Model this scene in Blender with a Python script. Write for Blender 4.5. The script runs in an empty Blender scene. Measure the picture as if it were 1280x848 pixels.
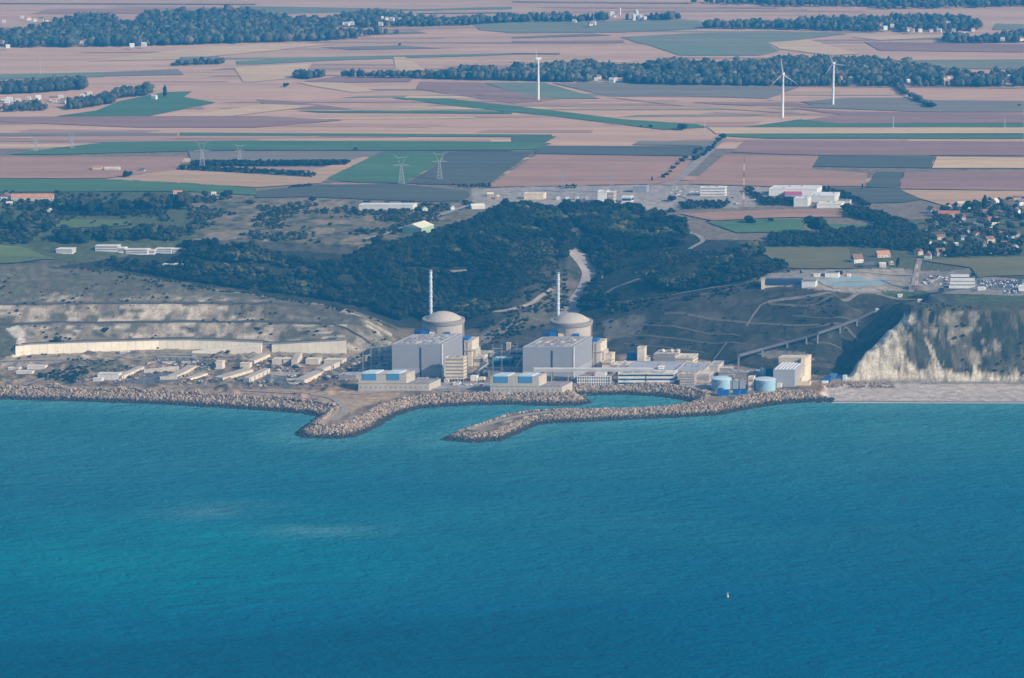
import bpy, math, random
import numpy as np
from mathutils import Vector, geometry

random.seed(7)
rng = np.random.default_rng(7)
scene = bpy.context.scene
COL = scene.collection
rad = math.radians

# ------------------------------------------------------------------ camera model (all sizes in metres)
CAMZ, PITCH, FPX = 800.0, 12.15, 3590.0
CP, SP = math.cos(rad(PITCH)), math.sin(rad(PITCH))


def ray(px, py):
    a, b = (px - 640) / FPX, (424 - py) / FPX
    return np.array([a, CP + b * SP, -SP + b * CP])


def at_z(px, py, z):
    d = ray(px, py)
    t = (z - CAMZ) / d[2]
    return np.array([d[0] * t, d[1] * t, z])


def proj(x, y, z):
    dep = y * CP - (z - CAMZ) * SP
    up = y * SP + (z - CAMZ) * CP
    return 640 + FPX * x / dep, 424 - FPX * up / dep


def mpp(p):
    return (p[1] * CP - (p[2] - CAMZ) * SP) / FPX


def inside(px, py, poly):
    px, py = np.asarray(px, float), np.asarray(py, float)
    r = np.zeros(px.shape, bool)
    n = len(poly)
    for i in range(n):
        x0, y0 = poly[i]
        x1, y1 = poly[(i + 1) % n]
        if y0 == y1:
            continue
        c = ((y0 > py) != (y1 > py)) & (px < (x1 - x0) * (py - y0) / (y1 - y0) + x0)
        r ^= c
    return r


# ------------------------------------------------------------------ value noise
def _hash(ix, iy, s):
    h = (ix.astype(np.int64) * 374761393 + iy.astype(np.int64) * 668265263 + s * 974634777) & 0xFFFFFFFF
    h = ((h ^ (h >> 13)) * 1274126177) & 0xFFFFFFFF
    return ((h ^ (h >> 16)) & 0xFFFF) / 65535.0


def vlat(x, y, s=0):
    x, y = np.asarray(x, float), np.asarray(y, float)
    ix, iy = np.floor(x), np.floor(y)
    fx, fy = x - ix, y - iy
    fx, fy = fx * fx * (3 - 2 * fx), fy * fy * (3 - 2 * fy)
    a, b = _hash(ix, iy, s), _hash(ix + 1, iy, s)
    c, d = _hash(ix, iy + 1, s), _hash(ix + 1, iy + 1, s)
    return (a * (1 - fx) + b * fx) * (1 - fy) + (c * (1 - fx) + d * fx) * fy


def vnoise(x, y, s=0):
    x, y = np.asarray(x, float), np.asarray(y, float)
    a = vlat(x * .80 + y * .60 + 7.3, y * .80 - x * .60, s) + vlat(x * .87 - y * .5, y * .87 + x * .5 + 3.1, s + 5)
    return np.clip(.5 + (a / 2 - .5) * 1.35, 0, 1)


def fbm(x, y, s=0, o=4):
    r, w, t = 0, 1.0, 0
    for i in range(o):
        r = r + w * vnoise(x * 2 ** i, y * 2 ** i, s + i * 17)
        t += w
        w *= .55
    return r / t


def sstep(a, b, x):
    t = np.clip((x - a) / (b - a), 0, 1)
    return t * t * (3 - 2 * t)


# ------------------------------------------------------------------ terrain control lines: (px, py, height)
SHORE = [(-800, 491), (-300, 494), (0, 499), (100, 501.5), (200, 505), (280, 509.5), (340, 513.5), (381, 517), (401, 521),
         (385, 532), (371, 543.6), (381, 547), (421, 548), (442, 546), (466, 536), (494, 519), (523, 510.5), (563, 507.5), (600, 506),
         (640, 505.5), (682, 507), (725, 506.5), (737, 503.5), (729, 497.5), (716, 494.5), (780, 493), (820, 495), (848, 498.5), (864, 502),
         (862, 507), (830, 513), (780, 515.5), (700, 516), (655, 518.5), (625, 524), (590, 536), (566, 544), (555, 550),
         (591, 553), (625, 550.5), (654, 538), (670, 531), (692, 528.5), (743, 526.5), (800, 523.5), (850, 521.5), (893, 519), (950, 508.5),
         (984, 504), (1012, 502.5), (1040, 503.5), (1280, 504), (1600, 505), (2150, 506)]
shore_w = np.array([at_z(x, y, 0)[:2] for x, y in SHORE])
land_poly = [tuple(p) for p in shore_w] + [(3000, 3300), (3000, 9000), (-3000, 9000), (-3000, 3500)]

CTRL = [
    [(-800, 497, 10), (400, 500, 10), (960, 500, 10), (1030, 492, 8), (1100, 486, 6), (1280, 488, 5), (2150, 490, 5)],
    [(-800, 560, 10), (1000, 560, 10), (2150, 560, 5)],
    [(-800, 475, 10), (0, 475, 10), (500, 475, 10), (950, 480, 10), (1050, 480, 9)],
    [(-800, 448, 10), (0, 447.5, 10), (20, 446.5, 10), (100, 442.3, 10), (200, 437.8, 10), (240, 438, 10), (328, 441, 10), (385, 442.8, 10), (433, 443.8, 10),
     (470, 440, 11), (500, 436, 12), (530, 434, 12), (600, 434, 12), (690, 438, 12), (760, 441, 11), (820, 443, 11), (880, 449, 10),
     (900, 454, 10), (960, 461, 10), (1020, 466, 9), (1060, 470, 8), (1100, 477, 6.5), (1150, 480, 6), (1200, 482, 5.5), (1280, 485, 5), (1500, 488, 5), (2150, 489, 5)],
    # left terraces
    [(-800, 408, 40), (-100, 408, 40), (20, 406, 40), (240, 402.5, 41), (340, 404, 41), (423, 407, 38), (462, 412, 33)],
    [(-800, 406.2, 40), (-100, 406.2, 40), (20, 404.2, 40), (240, 400.7, 41), (340, 402.2, 41), (415, 405, 38.5)],
    [(-800, 382, 59), (-100, 382, 59), (0, 381, 59), (240, 379.5, 60), (330, 381, 59), (385, 381.5, 57)],
    [(-800, 380.3, 59), (-100, 380.3, 59), (0, 379.3, 59), (240, 377.8, 60), (320, 379.2, 59)],
    [(-800, 320, 94), (-150, 322, 94), (0, 331, 92), (90, 329, 92), (123, 336, 88), (212, 354, 77), (267, 364, 69), (319, 369.5, 66), (385, 378, 60),
     (423, 386, 53), (456, 397, 45), (485, 412, 29), (500, 427, 14)],
    [(448, 428, 22), (470, 422, 24), (487, 426, 17)],
    # dry valley behind the terraces
    [(0, 322, 84), (90, 322, 80), (150, 335, 70), (212, 347, 61), (267, 356, 54), (319, 364, 46), (385, 372, 39), (420, 378, 35), (460, 388, 28), (505, 404, 18), (530, 415, 14)],
    [(0, 306, 90), (100, 312, 86), (230, 322, 74), (320, 336, 68), (420, 346, 62), (500, 362, 48), (560, 385, 27)],
    [(-800, 292, 94), (0, 295, 93), (100, 299, 93), (230, 297, 93), (330, 303, 93), (440, 306, 92), (540, 294, 94), (600, 270, 95), (650, 255, 96), (700, 258, 95)],
    [(640, 258, 96), (660, 290, 89), (668, 330, 76), (650, 365, 55), (622, 395, 36), (600, 415, 21)],
    [(690, 270, 94), (700, 300, 84), (703, 330, 72), (690, 360, 55), (650, 388, 38), (618, 412, 24)],
    # valley with the road
    [(690, 410, 22), (702, 395, 30), (714, 378, 38), (730, 358, 47), (742, 340, 55), (725, 318, 67), (735, 300, 76), (765, 283, 84), (800, 264, 92)],
    [(800, 345, 71), (822, 315, 82), (860, 292, 90), (900, 320, 88), (945, 312, 92)],
    [(1020, 345, 91), (960, 354, 88), (900, 366, 80), (850, 372, 73), (800, 380, 60), (760, 393, 47), (730, 406, 34)],
    [(755, 372, 50), (775, 360, 60)],
    # right hand slope and cliff top
    [(1000, 349, 91), (1060, 366, 90), (1110, 371, 90), (1145, 380, 88)],
    [(1066, 470, 8), (1078, 455, 22), (1092, 438, 37), (1106, 424, 50), (1122, 408, 64), (1138, 396, 76), (1150, 386, 86)],
    [(1052, 460, 9), (1066, 446, 14), (1080, 432, 22), (1096, 416, 34), (1114, 398, 52), (1134, 384, 73)],
    [(1020, 440, 29), (1045, 420, 44), (1070, 400, 60), (1090, 386, 73)],
    [(1150, 385, 88), (1200, 386, 89), (1280, 389, 89), (1500, 390, 89), (2150, 390, 89)],
    [(1160, 376, 91), (1280, 380, 91), (2150, 380, 91)],
    [(1000, 320, 92), (1280, 345, 92), (2150, 345, 92)],
    [(940, 300, 93), (1280, 300, 94), (2150, 300, 94)],
    [(-800, 258, 95), (560, 250, 95), (900, 250, 95), (2150, 258, 95)],
    [(-800, 225, 95), (2150, 225, 95)],
    [(-800, 195, 95), (2150, 195, 95)],
]
# retaining wall at the foot of the terraces: px, base y, top y
WALL_L = [(20, 446.5, 433), (40, 445, 430.8), (100, 442.3, 428.6), (160, 439.5, 426.8), (200, 437.8, 425.6), (240, 438, 425.4), (280, 439.3, 426.4), (328, 441, 428.6)]
WALL_R = [(340, 441.4, 430.6), (385, 442.8, 428.2), (433, 443.8, 425.6)]


def wall_world(w):
    out = []
    for px, yb, yt in w:
        b = at_z(px, yb, 10.0)
        out.append((b[0], b[1], (yb - yt) * mpp(b) / .975))
    return out


WL, WR = wall_world(WALL_L), wall_world(WALL_R)
pts = []
for line in CTRL:
    for (x0, y0, z0), (x1, y1, z1) in zip(line[:-1], line[1:]):
        n = max(1, int(math.hypot(x1 - x0, y1 - y0) / 12))
        for i in range(n):
            t = i / n
            pts.append(at_z(x0 + (x1 - x0) * t, y0 + (y1 - y0) * t, z0 + (z1 - z0) * t))
    pts.append(at_z(*line[-1]))
for w in (WL + WR,):
    for (x0, y0, h0), (x1, y1, h1) in zip(w[:-1], w[1:]):
        for i in range(6):
            t = i / 6
            x, y, h = x0 + (x1 - x0) * t, y0 + (y1 - y0) * t, h0 + (h1 - h0) * t
            pts.append(np.array([x, y + 5.5, 10 + h]))
            pts.append(np.array([x, y + 12, 10.4 + h]))
            pts.append(np.array([x, y - 1, 10]))
for x in (-1460, 1460):
    pts += [np.array([x, 2850, 10.]), np.array([x, 4850, 95.])]
for x in np.linspace(-1300, 1300, 30):
    pts += [np.array([x, 4700., 95.]), np.array([x, 4850., 95.]), np.array([x, 2850, 10.])]
pts = np.array(pts)
cdt = geometry.delaunay_2d_cdt([Vector((p[0], p[1])) for p in pts], [], [], 0, 1e-3)
cv = np.array([(v.x, v.y) for v in cdt[0]])
cz = np.array([pts[o[0]][2] for o in cdt[3]])
GX0, GX1, GY0, GY1, GS = -1440., 1440., 2860., 4840., 4.
gx, gy = np.arange(GX0, GX1 + 1, GS), np.arange(GY0, GY1 + 1, GS)
H0 = np.full((len(gy), len(gx)), 50.)
for f in cdt[2]:
    a, b, c = cv[list(f)]
    za, zb, zc = cz[list(f)]
    i0, i1 = np.searchsorted(gx, [min(a[0], b[0], c[0]), max(a[0], b[0], c[0])])
    j0, j1 = np.searchsorted(gy, [min(a[1], b[1], c[1]), max(a[1], b[1], c[1])])
    if i1 <= i0 or j1 <= j0:
        continue
    X, Y = np.meshgrid(gx[i0:i1], gy[j0:j1])
    det = (b[1] - c[1]) * (a[0] - c[0]) + (c[0] - b[0]) * (a[1] - c[1])
    if abs(det) < 1e-9:
        continue
    l1 = ((b[1] - c[1]) * (X - c[0]) + (c[0] - b[0]) * (Y - c[1])) / det
    l2 = ((c[1] - a[1]) * (X - c[0]) + (a[0] - c[0]) * (Y - c[1])) / det
    l3 = 1 - l1 - l2
    m = (l1 >= -1e-6) & (l2 >= -1e-6) & (l3 >= -1e-6)
    H0[j0:j1, i0:i1][m] = (l1 * za + l2 * zb + l3 * zc)[m]


def blur(A, sig):
    n = int(3 * sig) + 1
    k = np.exp(-.5 * (np.arange(-n, n + 1) / sig) ** 2)
    k /= k.sum()
    for ax in (0, 1):
        P = np.pad(A, [(n, n) if i == ax else (0, 0) for i in (0, 1)], mode='edge')
        A = sum(w * np.take(P, range(i, i + A.shape[ax]), axis=ax) for i, w in enumerate(k))
    return A


HB = blur(H0, 2.6)
HT = blur(H0, .7)
GXX, GYY = np.meshgrid(gx, gy)
# terraces stay crisp, everything else is rounded
mt = sstep(-100, -180, GXX) * sstep(3790, 3740, GYY) * sstep(3450, 3480, GYY)
H0 = HB * (1 - mt) + HT * mt
# signed distance to the waterline
SD = np.full(H0.shape, 1e9)
for (x0, y0), (x1, y1) in zip(shore_w[:-1], shore_w[1:]):
    dx, dy = x1 - x0, y1 - y0
    t = np.clip(((GXX - x0) * dx + (GYY - y0) * dy) / (dx * dx + dy * dy), 0, 1)
    SD = np.minimum(SD, np.hypot(GXX - x0 - t * dx, GYY - y0 - t * dy))
SD = np.where(inside(GXX, GYY, land_poly), SD, -SD)
_b = [tuple(at_z(x, y, 0)[:2]) for x, y in SHORE if 505 < y < 555 and x > 554 and x < 955]
BWM = blur(inside(GXX, GYY, [p for p, q in zip(_b, [s for s in SHORE if 505 < s[1] < 555 and 554 < s[0] < 955]) if not (q[1] < 511 and q[0] < 740)]).astype(float), 1.5)


def bil(A, x, y):
    x, y = np.asarray(x, float), np.asarray(y, float)
    fx = np.clip((x - GX0) / GS, 0, len(gx) - 1.001)
    fy = np.clip((y - GY0) / GS, 0, len(gy) - 1.001)
    i, j = fx.astype(int), fy.astype(int)
    fx, fy = fx - i, fy - j
    return (A[j, i] * (1 - fx) + A[j, i + 1] * fx) * (1 - fy) + (A[j + 1, i] * (1 - fx) + A[j + 1, i + 1] * fx) * fy


RIB = np.array([at_z(*p)[:2] for p in [(1064, 472, 7), (1078, 455, 22), (1092, 438, 37), (1106, 424, 50), (1122, 408, 64), (1138, 396, 76), (1150, 386, 86), (1152, 378, 90)]])


def height(x, y):
    x, y = np.asarray(x, float), np.asarray(y, float)
    cl = sstep(-6, 16, x - np.interp(y, RIB[:, 1], RIB[:, 0])) * sstep(3385, 3420, y) * sstep(3640, 3560, y)       # the chalk cliff: ribs and gullies
    r1 = 1 - np.abs(2 * vnoise(x / 46 + 3.3, y / 300, 5) - 1)
    r2 = 1 - np.abs(2 * vnoise(x / 17, y / 60, 9) - 1)
    r3 = vnoise(x / 6, y / 12, 11)
    warp = cl * ((r1 - .55) * 46 + (r2 - .5) * 12 + (r3 - .5) * 7 + (fbm(x / 60, y / 60, 27) - .5) * 30)
    h = bil(H0, x, y + warp)
    tt = np.clip((h - 6) / 84, 0, 1)                                              # chalk wall below, grown-over slope, scar at the brow
    q = vnoise(x / 26, y / 400, 21)
    lowc = .10 + .26 * q
    f = np.where(tt < .07, tt / .07 * lowc, np.where(tt < .80, lowc + (tt - .07) / .73 * (.84 - lowc), np.where(tt < .86, .84 + (tt - .80) / .06 * .13, .97 + (tt - .86) / .14 * .03)))
    f = f + (vnoise(x / 9, h / 5, 23) - .5) * .035 * sstep(.0, .05, tt) * sstep(1, .93, tt)
    h = h * (1 - cl) + (6 + 84 * f + np.minimum(0, h - 6) + np.maximum(0, h - 90)) * cl
    rough = sstep(14, 30, h) * sstep(94, 90, h)
    h = h + rough * (fbm(x / 26, y / 26, 3) - .5) * 3.2 + (fbm(x / 12, y / 12, 8, 3) - .5) * .7 * sstep(4700, 4500, y) * sstep(8, 12, h)
    md = sstep(-190, -225, x) * sstep(8, 9.5, h) * sstep(12.5, 11, h)                # earth mounds on the unfinished platform
    h = h + md * np.clip(fbm(x / 16, y / 26, 29, 3) - .52, 0, 1) * 16
    d = bil(SD, x, y)
    prof = np.where(x > 372, .045 * d + np.maximum(0, d - 92) * 3, .56 * d + np.maximum(0, d - 14) * 2)
    wx = sstep(345, 385, x)
    prof = (.56 * d + np.maximum(0, d - 16) * 2) * (1 - wx) + (.045 * d + np.maximum(0, d - 92) * 3) * wx
    h = np.minimum(h, 10 + 90 * (1 - sstep(0, .06, bil(BWM, x, y))) - 3.4 * sstep(.1, .8, bil(BWM, x, y)))
    h = np.where(d > 0, np.minimum(h, prof), np.maximum(-7, d * .4))
    far = sstep(4690, 4760, y)
    return h * (1 - far) + 95 * far


def H1(x, y):
    if y > 4800:
        return 95.0
    return float(height(x, y))


def ground(px, py):
    d = ray(px, py)
    t = np.arange(2900 / d[1], 4800 / d[1], 2.0)
    x, y, z = d[0] * t, d[1] * t, CAMZ + d[2] * t
    g = z - height(x, y)
    k = np.argmax(g < 0)
    if g[k] < 0 and k > 0:
        f = g[k - 1] / (g[k - 1] - g[k])
        tt = t[k - 1] + f * 2.0
        p = d * tt
        return np.array([p[0], p[1], CAMZ + p[2]])
    return at_z(px, py, 95.0)


# ------------------------------------------------------------------ materials
def S(r, g, b):
    return tuple(((c / 255) / 12.92 if c / 255 <= .04045 else ((c / 255 + .055) / 1.055) ** 2.4) for c in (r, g, b))


MATS = {}


def mat(name, rgb, rough=.8, var=.12, scale=.15, var2=.08, scale2=1.2, metal=0, bump=0, stretch=None, attr=None, spec=.3):
    if name in MATS:
        return MATS[name]
    m = bpy.data.materials.new(name)
    m.use_nodes = True
    nt = m.node_tree
    N, L = nt.nodes, nt.links
    b = N['Principled BSDF']
    b.inputs['Roughness'].default_value = rough
    b.inputs['Metallic'].default_value = metal
    b.inputs['Specular IOR Level'].default_value = spec
    geo = N.new('ShaderNodeNewGeometry')
    mp = N.new('ShaderNodeMapping')
    if stretch:
        mp.inputs['Rotation'].default_value[2] = stretch[1]
        mp.inputs['Scale'].default_value = (1, stretch[0], 1)
    L.new(geo.outputs['Position'], mp.inputs['Vector'])
    fac = None
    for v, s, de in ((var, scale, 3), (var2, scale2, 2)):
        n = N.new('ShaderNodeTexNoise')
        n.inputs['Scale'].default_value = s
        n.inputs['Detail'].default_value = de
        L.new(mp.outputs[0], n.inputs['Vector'])
        r = N.new('ShaderNodeMapRange')
        r.inputs[1].default_value, r.inputs[2].default_value = .25, .75
        r.inputs[3].default_value, r.inputs[4].default_value = 1 - v, 1 + v
        L.new(n.outputs[0], r.inputs[0])
        if fac is None:
            fac = r.outputs[0]
        else:
            mu = N.new('ShaderNodeMath')
            mu.operation = 'MULTIPLY'
            L.new(fac, mu.inputs[0])
            L.new(r.outputs[0], mu.inputs[1])
            fac = mu.outputs[0]
    vm = N.new('ShaderNodeVectorMath')
    vm.operation = 'SCALE'
    if attr:
        a = N.new('ShaderNodeAttribute')
        a.attribute_name = attr
        if rgb:
            mx = N.new('ShaderNodeVectorMath')
            mx.operation = 'MULTIPLY'
            mx.inputs[1].default_value = rgb
            L.new(a.outputs['Color'], mx.inputs[0])
            L.new(mx.outputs[0], vm.inputs[0])
        else:
            L.new(a.outputs['Color'], vm.inputs[0])
    else:
        vm.inputs[0].default_value = rgb
    L.new(fac, vm.inputs['Scale'])
    L.new(vm.outputs[0], b.inputs['Base Color'])
    if bump:
        bn = N.new('ShaderNodeBump')
        bn.inputs['Strength'].default_value = .7
        bn.inputs['Distance'].default_value = bump
        L.new(n.outputs[0], bn.inputs['Height'])
        L.new(bn.outputs[0], b.inputs['Normal'])
    MATS[name] = m
    return m


# ------------------------------------------------------------------ object helpers
def empty(name, loc, label, cat, group=None):
    o = bpy.data.objects.new(name, None)
    o.empty_display_size = 2
    o.location = [float(v) for v in loc]
    COL.objects.link(o)
    return tag(o, label, cat, group)


def tag(o, label=None, cat=None, group=None, kind=None):
    if label:
        o['label'] = label
    if cat:
        o['category'] = cat
    if group:
        o['group'] = group
    if kind:
        o['kind'] = kind
    return o


def link(name, me, parent=None):
    o = bpy.data.objects.new(name, me)
    COL.objects.link(o)
    if parent is not None:
        o.parent = parent
    return o


def raw_mesh(name, V, Fc, material, cols=None, smooth=False):
    """V (n,3) array, Fc (m,k) array of k-gons."""
    V, Fc = np.asarray(V, np.float32), np.asarray(Fc, np.int32)
    me = bpy.data.meshes.new(name)
    me.vertices.add(len(V))
    me.vertices.foreach_set('co', V.ravel())
    k = Fc.shape[1]
    me.loops.add(Fc.size)
    me.loops.foreach_set('vertex_index', Fc.ravel())
    me.polygons.add(len(Fc))
    me.polygons.foreach_set('loop_start', np.arange(0, Fc.size, k, dtype=np.int32))
    me.polygons.foreach_set('loop_total', np.full(len(Fc), k, np.int32))
    me.polygons.foreach_set('use_smooth', np.full(len(Fc), smooth))
    if cols is not None:
        at = me.attributes.new('Tint', 'FLOAT_COLOR', 'POINT')
        c = np.ones((len(V), 4), np.float32)
        c[:, :3] = cols
        at.data.foreach_set('color', c.ravel())
    me.update(calc_edges=True)
    me.materials.append(material)
    return me


class MB:
    """collects solids in a local frame with plan axes u (along the front) and v (depth)"""

    def __init__(s, u=(1, 0), v=(0, 1)):
        s.V, s.F, s.u, s.v = [], [], np.array(u, float), np.array(v, float)

    def P(s, a, b, c):
        q = s.u * a + s.v * b
        return (q[0], q[1], c)

    def hexa(s, p):
        n = len(s.V)
        s.V += [tuple(q) for q in p]
        for f in ((0, 3, 2, 1), (4, 5, 6, 7), (0, 1, 5, 4), (1, 2, 6, 5), (2, 3, 7, 6), (3, 0, 4, 7)):
            s.F.append(tuple(n + i for i in f))
        return s

    def box(s, a0, a1, b0, b1, c0, c1, ta=0, tb=0):
        return s.hexa([s.P(a0, b0, c0), s.P(a1, b0, c0), s.P(a1, b1, c0), s.P(a0, b1, c0),
                       s.P(a0 + ta, b0 + tb, c1), s.P(a1 - ta, b0 + tb, c1), s.P(a1 - ta, b1 - tb, c1), s.P(a0 + ta, b1 - tb, c1)])

    def gable(s, a0, a1, b0, b1, c0, c1, over=.4, along='a'):
        a0, a1, b0, b1 = a0 - over, a1 + over, b0 - over, b1 + over
        n = len(s.V)
        if along == 'a':
            m = (b0 + b1) / 2
            p = [s.P(a0, b0, c0), s.P(a0, b1, c0), s.P(a0, m, c1), s.P(a1, b0, c0), s.P(a1, b1, c0), s.P(a1, m, c1)]
        else:
            m = (a0 + a1) / 2
            p = [s.P(a1, b0, c0), s.P(a0, b0, c0), s.P(m, b0, c1), s.P(a1, b1, c0), s.P(a0, b1, c0), s.P(m, b1, c1)]
        s.V += p
        for f in ((0, 2, 1), (3, 4, 5), (0, 3, 5, 2), (1, 2, 5, 4), (0, 1, 4, 3)):
            s.F.append(tuple(n + i for i in f))
        return s

    def ring(s, prof, cx=0, cy=0, n=32, cap=True):
        """lathe: prof = [(r, z), ...] bottom to top"""
        o = len(s.V)
        for r, z in prof:
            for i in range(n):
                t = 2 * math.pi * i / n
                s.V.append((cx + r * math.cos(t), cy + r * math.sin(t), z))
        for k in range(len(prof) - 1):
            for i in range(n):
                j = (i + 1) % n
                s.F.append((o + k * n + i, o + k * n + j, o + (k + 1) * n + j, o + (k + 1) * n + i))
        if cap:
            s.F.append(tuple(o + (len(prof) - 1) * n + i for i in range(n)))
            s.F.append(tuple(o + n - 1 - i for i in range(n)))
        return s

    def bar(s, p, q, r, r2=None):
        p, q = Vector(p), Vector(q)
        d = (q - p).normalized()
        x = d.cross(Vector((0, 0, 1)) if abs(d.z) < .9 else Vector((1, 0, 0))).normalized()
        y = d.cross(x)
        r2 = r if r2 is None else r2
        c = [p + x * r * i + y * r * j for i, j in ((-1, -1), (1, -1), (1, 1), (-1, 1))]
        c += [q + x * r2 * i + y * r2 * j for i, j in ((-1, -1), (1, -1), (1, 1), (-1, 1))]
        return s.hexa(c)

    def build(s, name, material, parent=None, label=None):
        me = bpy.data.meshes.new(name)
        me.from_pydata(s.V, [], s.F)
        me.update()
        me.materials.append(material)
        o = link(name, me, parent)
        if label:
            o['label'] = label
        return o


def copy_tree(o, loc, label=None, group=None, rotz=None, scale=None):
    r = o.copy()
    COL.objects.link(r)
    r.location = [float(v) for v in loc]
    if rotz is not None:
        r.rotation_euler = (0, 0, rotz)
    if scale is not None:
        r.scale = (scale, scale, scale) if np.isscalar(scale) else scale
    if label:
        r['label'] = label
    if group:
        r['group'] = group
    for ch in list(o.children):
        c = ch.copy()
        COL.objects.link(c)
        c.parent = r
        for g in ch.children:
            e = g.copy()
            COL.objects.link(e)
            e.parent = c
    return r
HAZE_D, SKY_S, SUN_S, EXPO = 8.6e-5, .115, 4.9, 0.30
# ================================================================== TERRAIN
xs = np.concatenate([np.arange(-1440, -760, 10), np.arange(-760, 395, 2.6), np.arange(395, 660, 1.5), np.arange(660, 760, 2.6), np.arange(760, 1441, 10)])
ys = np.concatenate([np.arange(2860, 3330, 12), np.arange(3330, 3440, 2.5), np.arange(3440, 3560, 1.6), np.arange(3560, 4200, 4), np.arange(4200, 4800, 8), [4800]])
TX, TY = np.meshgrid(xs, ys)
TZ = height(TX, TY)
PX, PY = proj(TX, TY, TZ)
TD = bil(SD, TX, TY)
gyz, gxz = np.gradient(TZ, ys, xs)
slope = np.hypot(gyz, gxz)
n1, n2, n3 = fbm(TX / 45, TY / 45, 31), fbm(TX / 14, TY / 14, 47), vnoise(TX / 5, TY / 5, 61)
C = np.zeros(TX.shape + (3,))


def put(mask, rgb):
    m = np.clip(np.asarray(mask, float), 0, 1)[..., None]
    C[:] = C * (1 - m) + np.array(rgb) * m


def region(poly, rgb, k=1.0, rag=0.0):
    ox, oy = (n2 - .5) * rag * 2, (n1 - .5) * rag
    put(inside(PX + ox, PY + oy, poly) * k, rgb)


GRASS, DRY, SCRUB, DARKV = (.06, .068, .035), (.14, .11, .075), (.08, .07, .045), (.025, .032, .017)
CHALK, GRAVEL, CONC, DIRT = (.56, .50, .42), (.24, .18, .125), (.40, .37, .33), (.27, .20, .14)
C[:] = SCRUB
put(sstep(.42, .62, n1), DRY)
put(sstep(.5, .7, n2) * .8, DARKV)
plat = TZ < 13.5
put(plat, GRAVEL)
put(plat * sstep(.45, .6, n1), (.22, .14, .085))
put(plat * sstep(.58, .68, n2) * .8, (.36, .28, .20))
put(plat * sstep(.62, .7, vnoise(TX / 8, TY / 30, 88)) * .7, (.08, .075, .065))
# left terraces: pale chalky scree with mottled scrub
ter = [(-800, 450), (470, 450), (500, 430), (470, 398), (423, 384), (320, 368), (240, 358), (130, 337), (90, 328), (0, 330), (-800, 320)]
region(ter, (.25, .20, .14))
tm = inside(PX, PY, ter) & (TZ > 13)
put(tm * sstep(.42, .56, n2) * .8, (.38, .31, .235))
put(tm * sstep(.52, .66, vnoise(TX / 5, TZ / 18, 74)) * .45, (.18, .15, .12))
put(tm * sstep(.48, .64, n1) * .75, (.15, .125, .085))
put(tm * sstep(.60, .70, vnoise(TX / 9, TY / 7, 77)) * .7, (.06, .065, .035))
put(tm * sstep(.66, .72, vnoise(TX / 22, TY / 5, 78)) * .8, (.50, .42, .33))
put(tm * sstep(61, 66, TZ + (n1 - .5) * 16) * .85, (.10, .09, .062))
put(tm * sstep(61, 66, TZ) * sstep(.55, .6, n2) * .6, (.09, .10, .05))
for zb in (40.5, 59.5, 24):                       # bench tracks
    put(tm * (np.abs(TZ - zb) < 1.6) * (slope < .35) * .8, (.12, .105, .085))
region([(330, 404), (440, 407), (455, 398), (420, 387), (385, 380), (330, 380)], (.075, .068, .05), .75, 6)
region([(0, 395), (20, 405), (28, 425), (20, 445), (-50, 447), (-50, 380)], (.07, .075, .04), .8, 6)
region([(20, 405), (30, 412), (33, 432), (22, 446), (14, 446), (22, 425), (8, 410)], CHALK, .9, 4)
# right-hand regraded slope
rs = [(735, 405), (800, 381), (850, 372), (900, 366), (960, 352), (1060, 366), (1115, 372), (1148, 386), (1062, 472), (960, 464), (880, 450), (760, 442), (690, 440), (600, 437), (606, 418), (650, 400)]
region(rs, (.042, .039, .025))
rm = inside(PX, PY, rs) & (TZ > 13)
put(rm * sstep(.45, .62, n1) * .6, (.075, .064, .048))
put(rm * sstep(.55, .68, vnoise(TX / 30, TY / 6, 79)) * .4, (.11, .09, .07))
put(rm * sstep(.58, .68, n2) * .7, (.03, .033, .022))
region([(755, 398), (800, 396), (805, 416), (770, 425), (752, 430)], (.19, .165, .135), .5, 14)
region([(940, 440), (1010, 438), (1020, 448), (960, 450)], (.32, .28, .23), .55, 10)
region([(615, 405), (660, 390), (702, 360), (712, 385), (690, 405), (640, 415), (605, 425)], (.12, .105, .07), .8, 8)
region([(590, 425), (630, 408), (660, 398), (640, 412), (605, 430)], (.24, .21, .16), .7, 6)
# valley sides under the woods
for p in ([(60, 335), (150, 322), (235, 305), (330, 312), (440, 318), (490, 306), (560, 288), (620, 262), (705, 258), (715, 300), (704, 345), (650, 386), (610, 412), (560, 412), (500, 410), (430, 384), (320, 366), (220, 352), (130, 336)],
          [(715, 305), (740, 258), (860, 255), (885, 262), (860, 290), (940, 308), (985, 335), (900, 364), (800, 378), (745, 400), (715, 400), (752, 345)]):
    region(p, (.03, .032, .02), .9, 3)
region([(640, 300), (700, 300), (704, 345), (660, 385), (620, 400), (600, 380), (640, 345)], (.07, .058, .038), .6, 10)
# cliff
cm = sstep(-9, -3, TX - np.interp(TY, RIB[:, 1], RIB[:, 0]) + (n3 - .5) * 8) * (TY < 3600) * (TZ > 5.5) * (TZ < 88.5)
put(cm, (.045, .05, .030))
put(cm * sstep(.45, .62, n2) * .7, (.085, .075, .055))
put(cm * sstep(.58, .66, vnoise(TX / 12, TY / 8, 90)) * .8, (.028, .035, .02))
ribd = TX - np.interp(TY, RIB[:, 1], RIB[:, 0])
iso = fbm(TX / 15, (TY + TZ) / 15, 103)
wedge = sstep(70, 36, ribd + 60 * (fbm(TX / 16, TZ / 16, 104) - .5)) * sstep(86, 74, TZ)
base_ = sstep(5, -5, TZ - 6 - (26 + 62 * sstep(170, 60, ribd)) * fbm(TX / 15 + TZ / 38, TZ / 55 + 3, 105, 4) ** 2.1 - 16 * (fbm(TX / 5, TZ / 7, 106, 3) - .5) - 4 * n3)
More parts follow.
